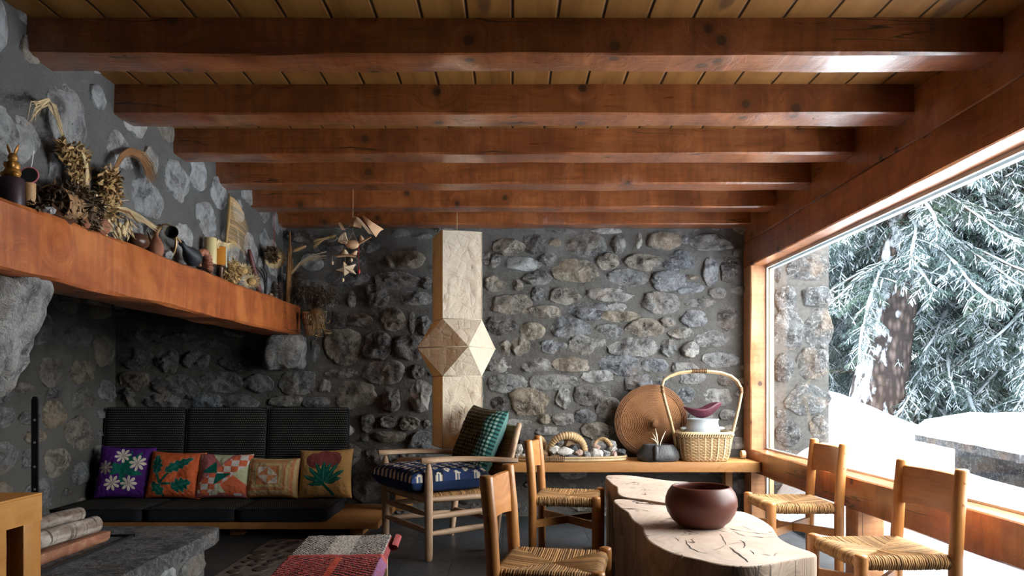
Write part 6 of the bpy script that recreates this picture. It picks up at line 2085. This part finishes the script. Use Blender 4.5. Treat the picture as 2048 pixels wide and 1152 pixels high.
# ------------------------------------------------------------------ snow laden spruces outside
rt_ = np.random.default_rng(7)
def frond_variant(seed):
    """a spruce side branch ~0.6 m long, along +x, hanging a little; returns needle tris and snow quads"""
    r = np.random.default_rng(seed)
    NV, NF, SV, SF = [], [], [], []
    def twig(a, d, L, droop, dens, snow):
        n = max(3, int(L / .05)); p = a.copy(); d = d / np.linalg.norm(d); pts = [p.copy()]; dirs = [d.copy()]
        for _ in range(n):
            d = d + np.array([0, 0, -droop / n]); d /= np.linalg.norm(d); p = p + d * L / n; pts.append(p.copy()); dirs.append(d.copy())
        m = int(L * dens)
        for k in range(m):
            t = k / m * n; i = min(n - 1, int(t)); f = t - i
            q = pts[i] * (1 - f) + pts[i + 1] * f; dd = dirs[i]
            v = r.normal(size=3); v -= dd * v.dot(dd); v /= np.linalg.norm(v) + 1e-6
            e = q + (dd * .6 + v * .8) * r.uniform(.030, .052)
            w = np.cross(dd, v) * .0068
            b = len(NV); NV.extend([q - w, q + w, e]); NF.append((b, b + 1, b + 2))
        if snow > 0:
            R = [snow * math.sin(PI * min(1, (k + .35) / (n + .6))) ** .6 * r.uniform(.6, 1.35) * (1 if r.random() < .72 else .15) for k in range(n + 1)]
            b = len(SV)
            for k in range(n + 1):
                dd = dirs[k]; s = np.cross(dd, [0, 0, 1]); s /= np.linalg.norm(s) + 1e-6
                c = pts[k] + np.array([0, 0, .008])
                for (x, z) in ((-1.15, -.1), (-.6, .55), (.6, .55), (1.15, -.1)): SV.append(c + s * R[k] * x + np.array([0, 0, R[k] * z]))
            for k in range(n):
                for j in range(3):
                    a0 = b + k * 4 + j; SF.append((a0, a0 + 1, a0 + 5, a0 + 4))
        return pts, dirs
    L = r.uniform(.50, .75)
    pts, dirs = twig(np.zeros(3), np.array([1, 0, .12]), L, .55, 50, .014)
    for k in range(1, len(pts) - 1):
        for s in (-1, 1):
            f = 1 - k / len(pts)
            if r.random() < .12: continue
            twig(pts[k], dirs[k] * .75 + np.array([0, s * .8, 0]) + r.normal(size=3) * .12, L * (.16 + .36 * f), .7, 46, .012 if r.random() < .34 else 0)
    return np.array(NV), np.array(NF), np.array(SV), np.array(SF)
FR = [frond_variant(30 + k) for k in range(6)]

def mesh_np(name, V, Fc, mat, parent, smooth=False):
    me = bpy.data.meshes.new(name)
    k = Fc.shape[1]
    me.vertices.add(len(V)); me.vertices.foreach_set('co', V.astype(np.float32).ravel())
    me.loops.add(Fc.size); me.loops.foreach_set('vertex_index', Fc.astype(np.int32).ravel())
    me.polygons.add(len(Fc)); me.polygons.foreach_set('loop_start', np.arange(0, Fc.size, k, dtype=np.int32))
    me.polygons.foreach_set('use_smooth', np.full(len(Fc), smooth))
    me.materials.append(mat); me.update(); me.validate()
    o = bpy.data.objects.new(name, me); COL.objects.link(o); o.parent = parent
    return o
def spruce(lab, base, h, lean, r0, nb, seed, z0=.9, Rmax=2.3, face=-2.2, spread=2.0, big=.72, snow=1.0, ztop=None, thin=.0):
    r = np.random.default_rng(seed)
    t = thing('spruce_tree', lab, 'tree', base, 0, 'snowy spruces outside the window')
    mb = MB(); n = 22; P_, R_ = [], []
    for k in range(n + 1):
        u = k / n; P_.append((lean[0] * u * h + .04 * math.sin(u * 5 + seed), lean[1] * u * h, u * h - .3)); R_.append(r0 * (1 - u) ** .8 * (1 + .5 * math.exp(-u * 40)) + .01)
    mb.tube(P_, R_, 26); mb.build('trunk', M['bark'], t, sharp=None)
    NVs, NFs, SVs, SFs = [], [], [], []; nb_, sb = 0, 0
    wood_ = MB()
    ztop = ztop or h * .92
    for b in range(nb):
        u = (b + r.random()) / nb; z = z0 + (ztop - z0) * u
        a = face + r.uniform(-spread, spread)
        R = Rmax * (1 - .72 * z / h) * r.uniform(.75, 1.15)
        d = np.array([math.cos(a), math.sin(a), .10 - .25 * (1 - z / h)]); p = np.array([lean[0] * z, lean[1] * z, z]); 
        n = max(4, int(R / .10)); pts = [p.copy()]; dirs = []
        for k in range(n):
            d = d + np.array([r.normal() * .04, r.normal() * .04, -.10 + .16 * (k / n)]); d /= np.linalg.norm(d); p = p + d * R / n; pts.append(p.copy()); dirs.append(d.copy())
        wood_.tube([tuple(q) for q in pts[::2]], [.022 * (1 - .8 * i / len(pts[::2])) for i in range(len(pts[::2]))], 5, caps=False)
        # snow lying along the limb
        bse = len(SVs) and sum(len(x) for x in SVs)
        V_, F_ = [], []
        for k, q in enumerate(pts):
            dd = dirs[min(k, n - 1)]; s = np.cross(dd, [0, 0, 1]); s /= np.linalg.norm(s); w = .028 * snow * r.uniform(.5, 1.3) * (1 - .4 * k / n)
            for (x, zz_) in ((-1, 0), (-.6, .8), (.6, .8), (1, 0)): V_.append(q + s * w * x + np.array([0, 0, .012 + w * zz_]))
        for k in range(n):
            for j in range(3): F_.append((k * 4 + j, k * 4 + j + 1, k * 4 + j + 5, k * 4 + j + 4))
        SVs.append(np.array(V_)); SFs.append(np.array(F_) + sb); sb += len(V_)
        for k in range(1, n):
            for s in (-1, 1, 0):
                if r.random() < (.08 if s else .35) + thin: continue
                fv = FR[r.integers(len(FR))]
                dd = dirs[k]; az = math.atan2(dd[1], dd[0]) + s * r.uniform(.5, 1.15)
                el = -r.uniform(.15, .95) if s else -r.uniform(.8, 1.3)
                sc_ = big * r.uniform(.7, 1.15) * (1.1 - .45 * k / n)
                ca, sa, ce, se = math.cos(az), math.sin(az), math.cos(el), math.sin(el)
                ro = r.uniform(-.5, .5); cr, sr = math.cos(ro), math.sin(ro)
                Mx = np.array([[ca * ce, -sa, -ca * se], [sa * ce, ca, -sa * se], [se, 0, ce]]) @ np.array([[1, 0, 0], [0, cr, -sr], [0, sr, cr]])
                V = fv[0] @ Mx.T * sc_ + pts[k]; NVs.append(V); NFs.append(fv[1] + nb_); nb_ += len(V)
                if r.random() < .75 * snow:
                    S = fv[2] @ Mx.T * sc_ + pts[k]; SVs.append(S); SFs.append(fv[3] + sb); sb += len(S)
    wood_.build('branch', M['twig'], t, sharp=None)['kind'] = 'stuff'
    o = mesh_np('needle_spray', np.concatenate(NVs), np.concatenate(NFs), M['needles'], t); o['kind'] = 'stuff'
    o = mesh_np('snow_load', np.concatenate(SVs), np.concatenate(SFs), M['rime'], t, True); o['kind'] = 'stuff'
    return t
def gz(x, y): return (x, y, ground(x, y))
spruce('leaning spruce with the thick snow flecked trunk in the middle of the window view', gz(4.75, 9.6), 9.5, (.17, .0), .34, 80, 3, z0=2.0, ztop=5.4, Rmax=2.5, spread=2.4)
spruce('spruce growing behind the stone garden table, its trunk forking low', gz(6.0, 10.2), 9.5, (.10, .0), .22, 90, 5, z0=.35, ztop=5.4, Rmax=2.3)
spruce('snowy spruce seen next to the outer stone wall, left in the window view', gz(4.6, 11.9), 10, (.02, .0), .18, 70, 8, z0=.5, ztop=5.8, Rmax=2.2)
spruce('spruce at the right of the window view, reaching over the garden table', gz(7.2, 9.4), 9, (-.04, .02), .2, 88, 13, z0=.5, ztop=5.2, Rmax=2.6)
spruce('dark spruce far behind the leaning trunk', gz(6.6, 14.2), 11, (.0, .0), .2, 60, 17, z0=.3, ztop=7.5, Rmax=2.6, big=1.4, thin=.42)
spruce('dark spruce far behind the garden table at the right', gz(9.2, 13.2), 11, (.0, .0), .2, 60, 19, z0=.3, ztop=7.5, Rmax=2.7, big=1.4, thin=.42)
spruce('distant spruce at the far left of the window view', gz(5.0, 16.0), 11, (.0, .0), .2, 40, 23, z0=.3, ztop=8, Rmax=2.6, big=1.4, thin=.42)
spruce('distant spruce in the dim wood, between the two dark ones', gz(8.2, 16.8), 12, (.0, .0), .2, 40, 29, z0=.3, ztop=8.5, Rmax=2.8, big=1.4, thin=.42)
spruce('distant spruce at the far right of the window view', gz(11.6, 15.8), 12, (.0, .0), .2, 40, 31, z0=.3, ztop=8.5, Rmax=2.8, big=1.4, thin=.42)
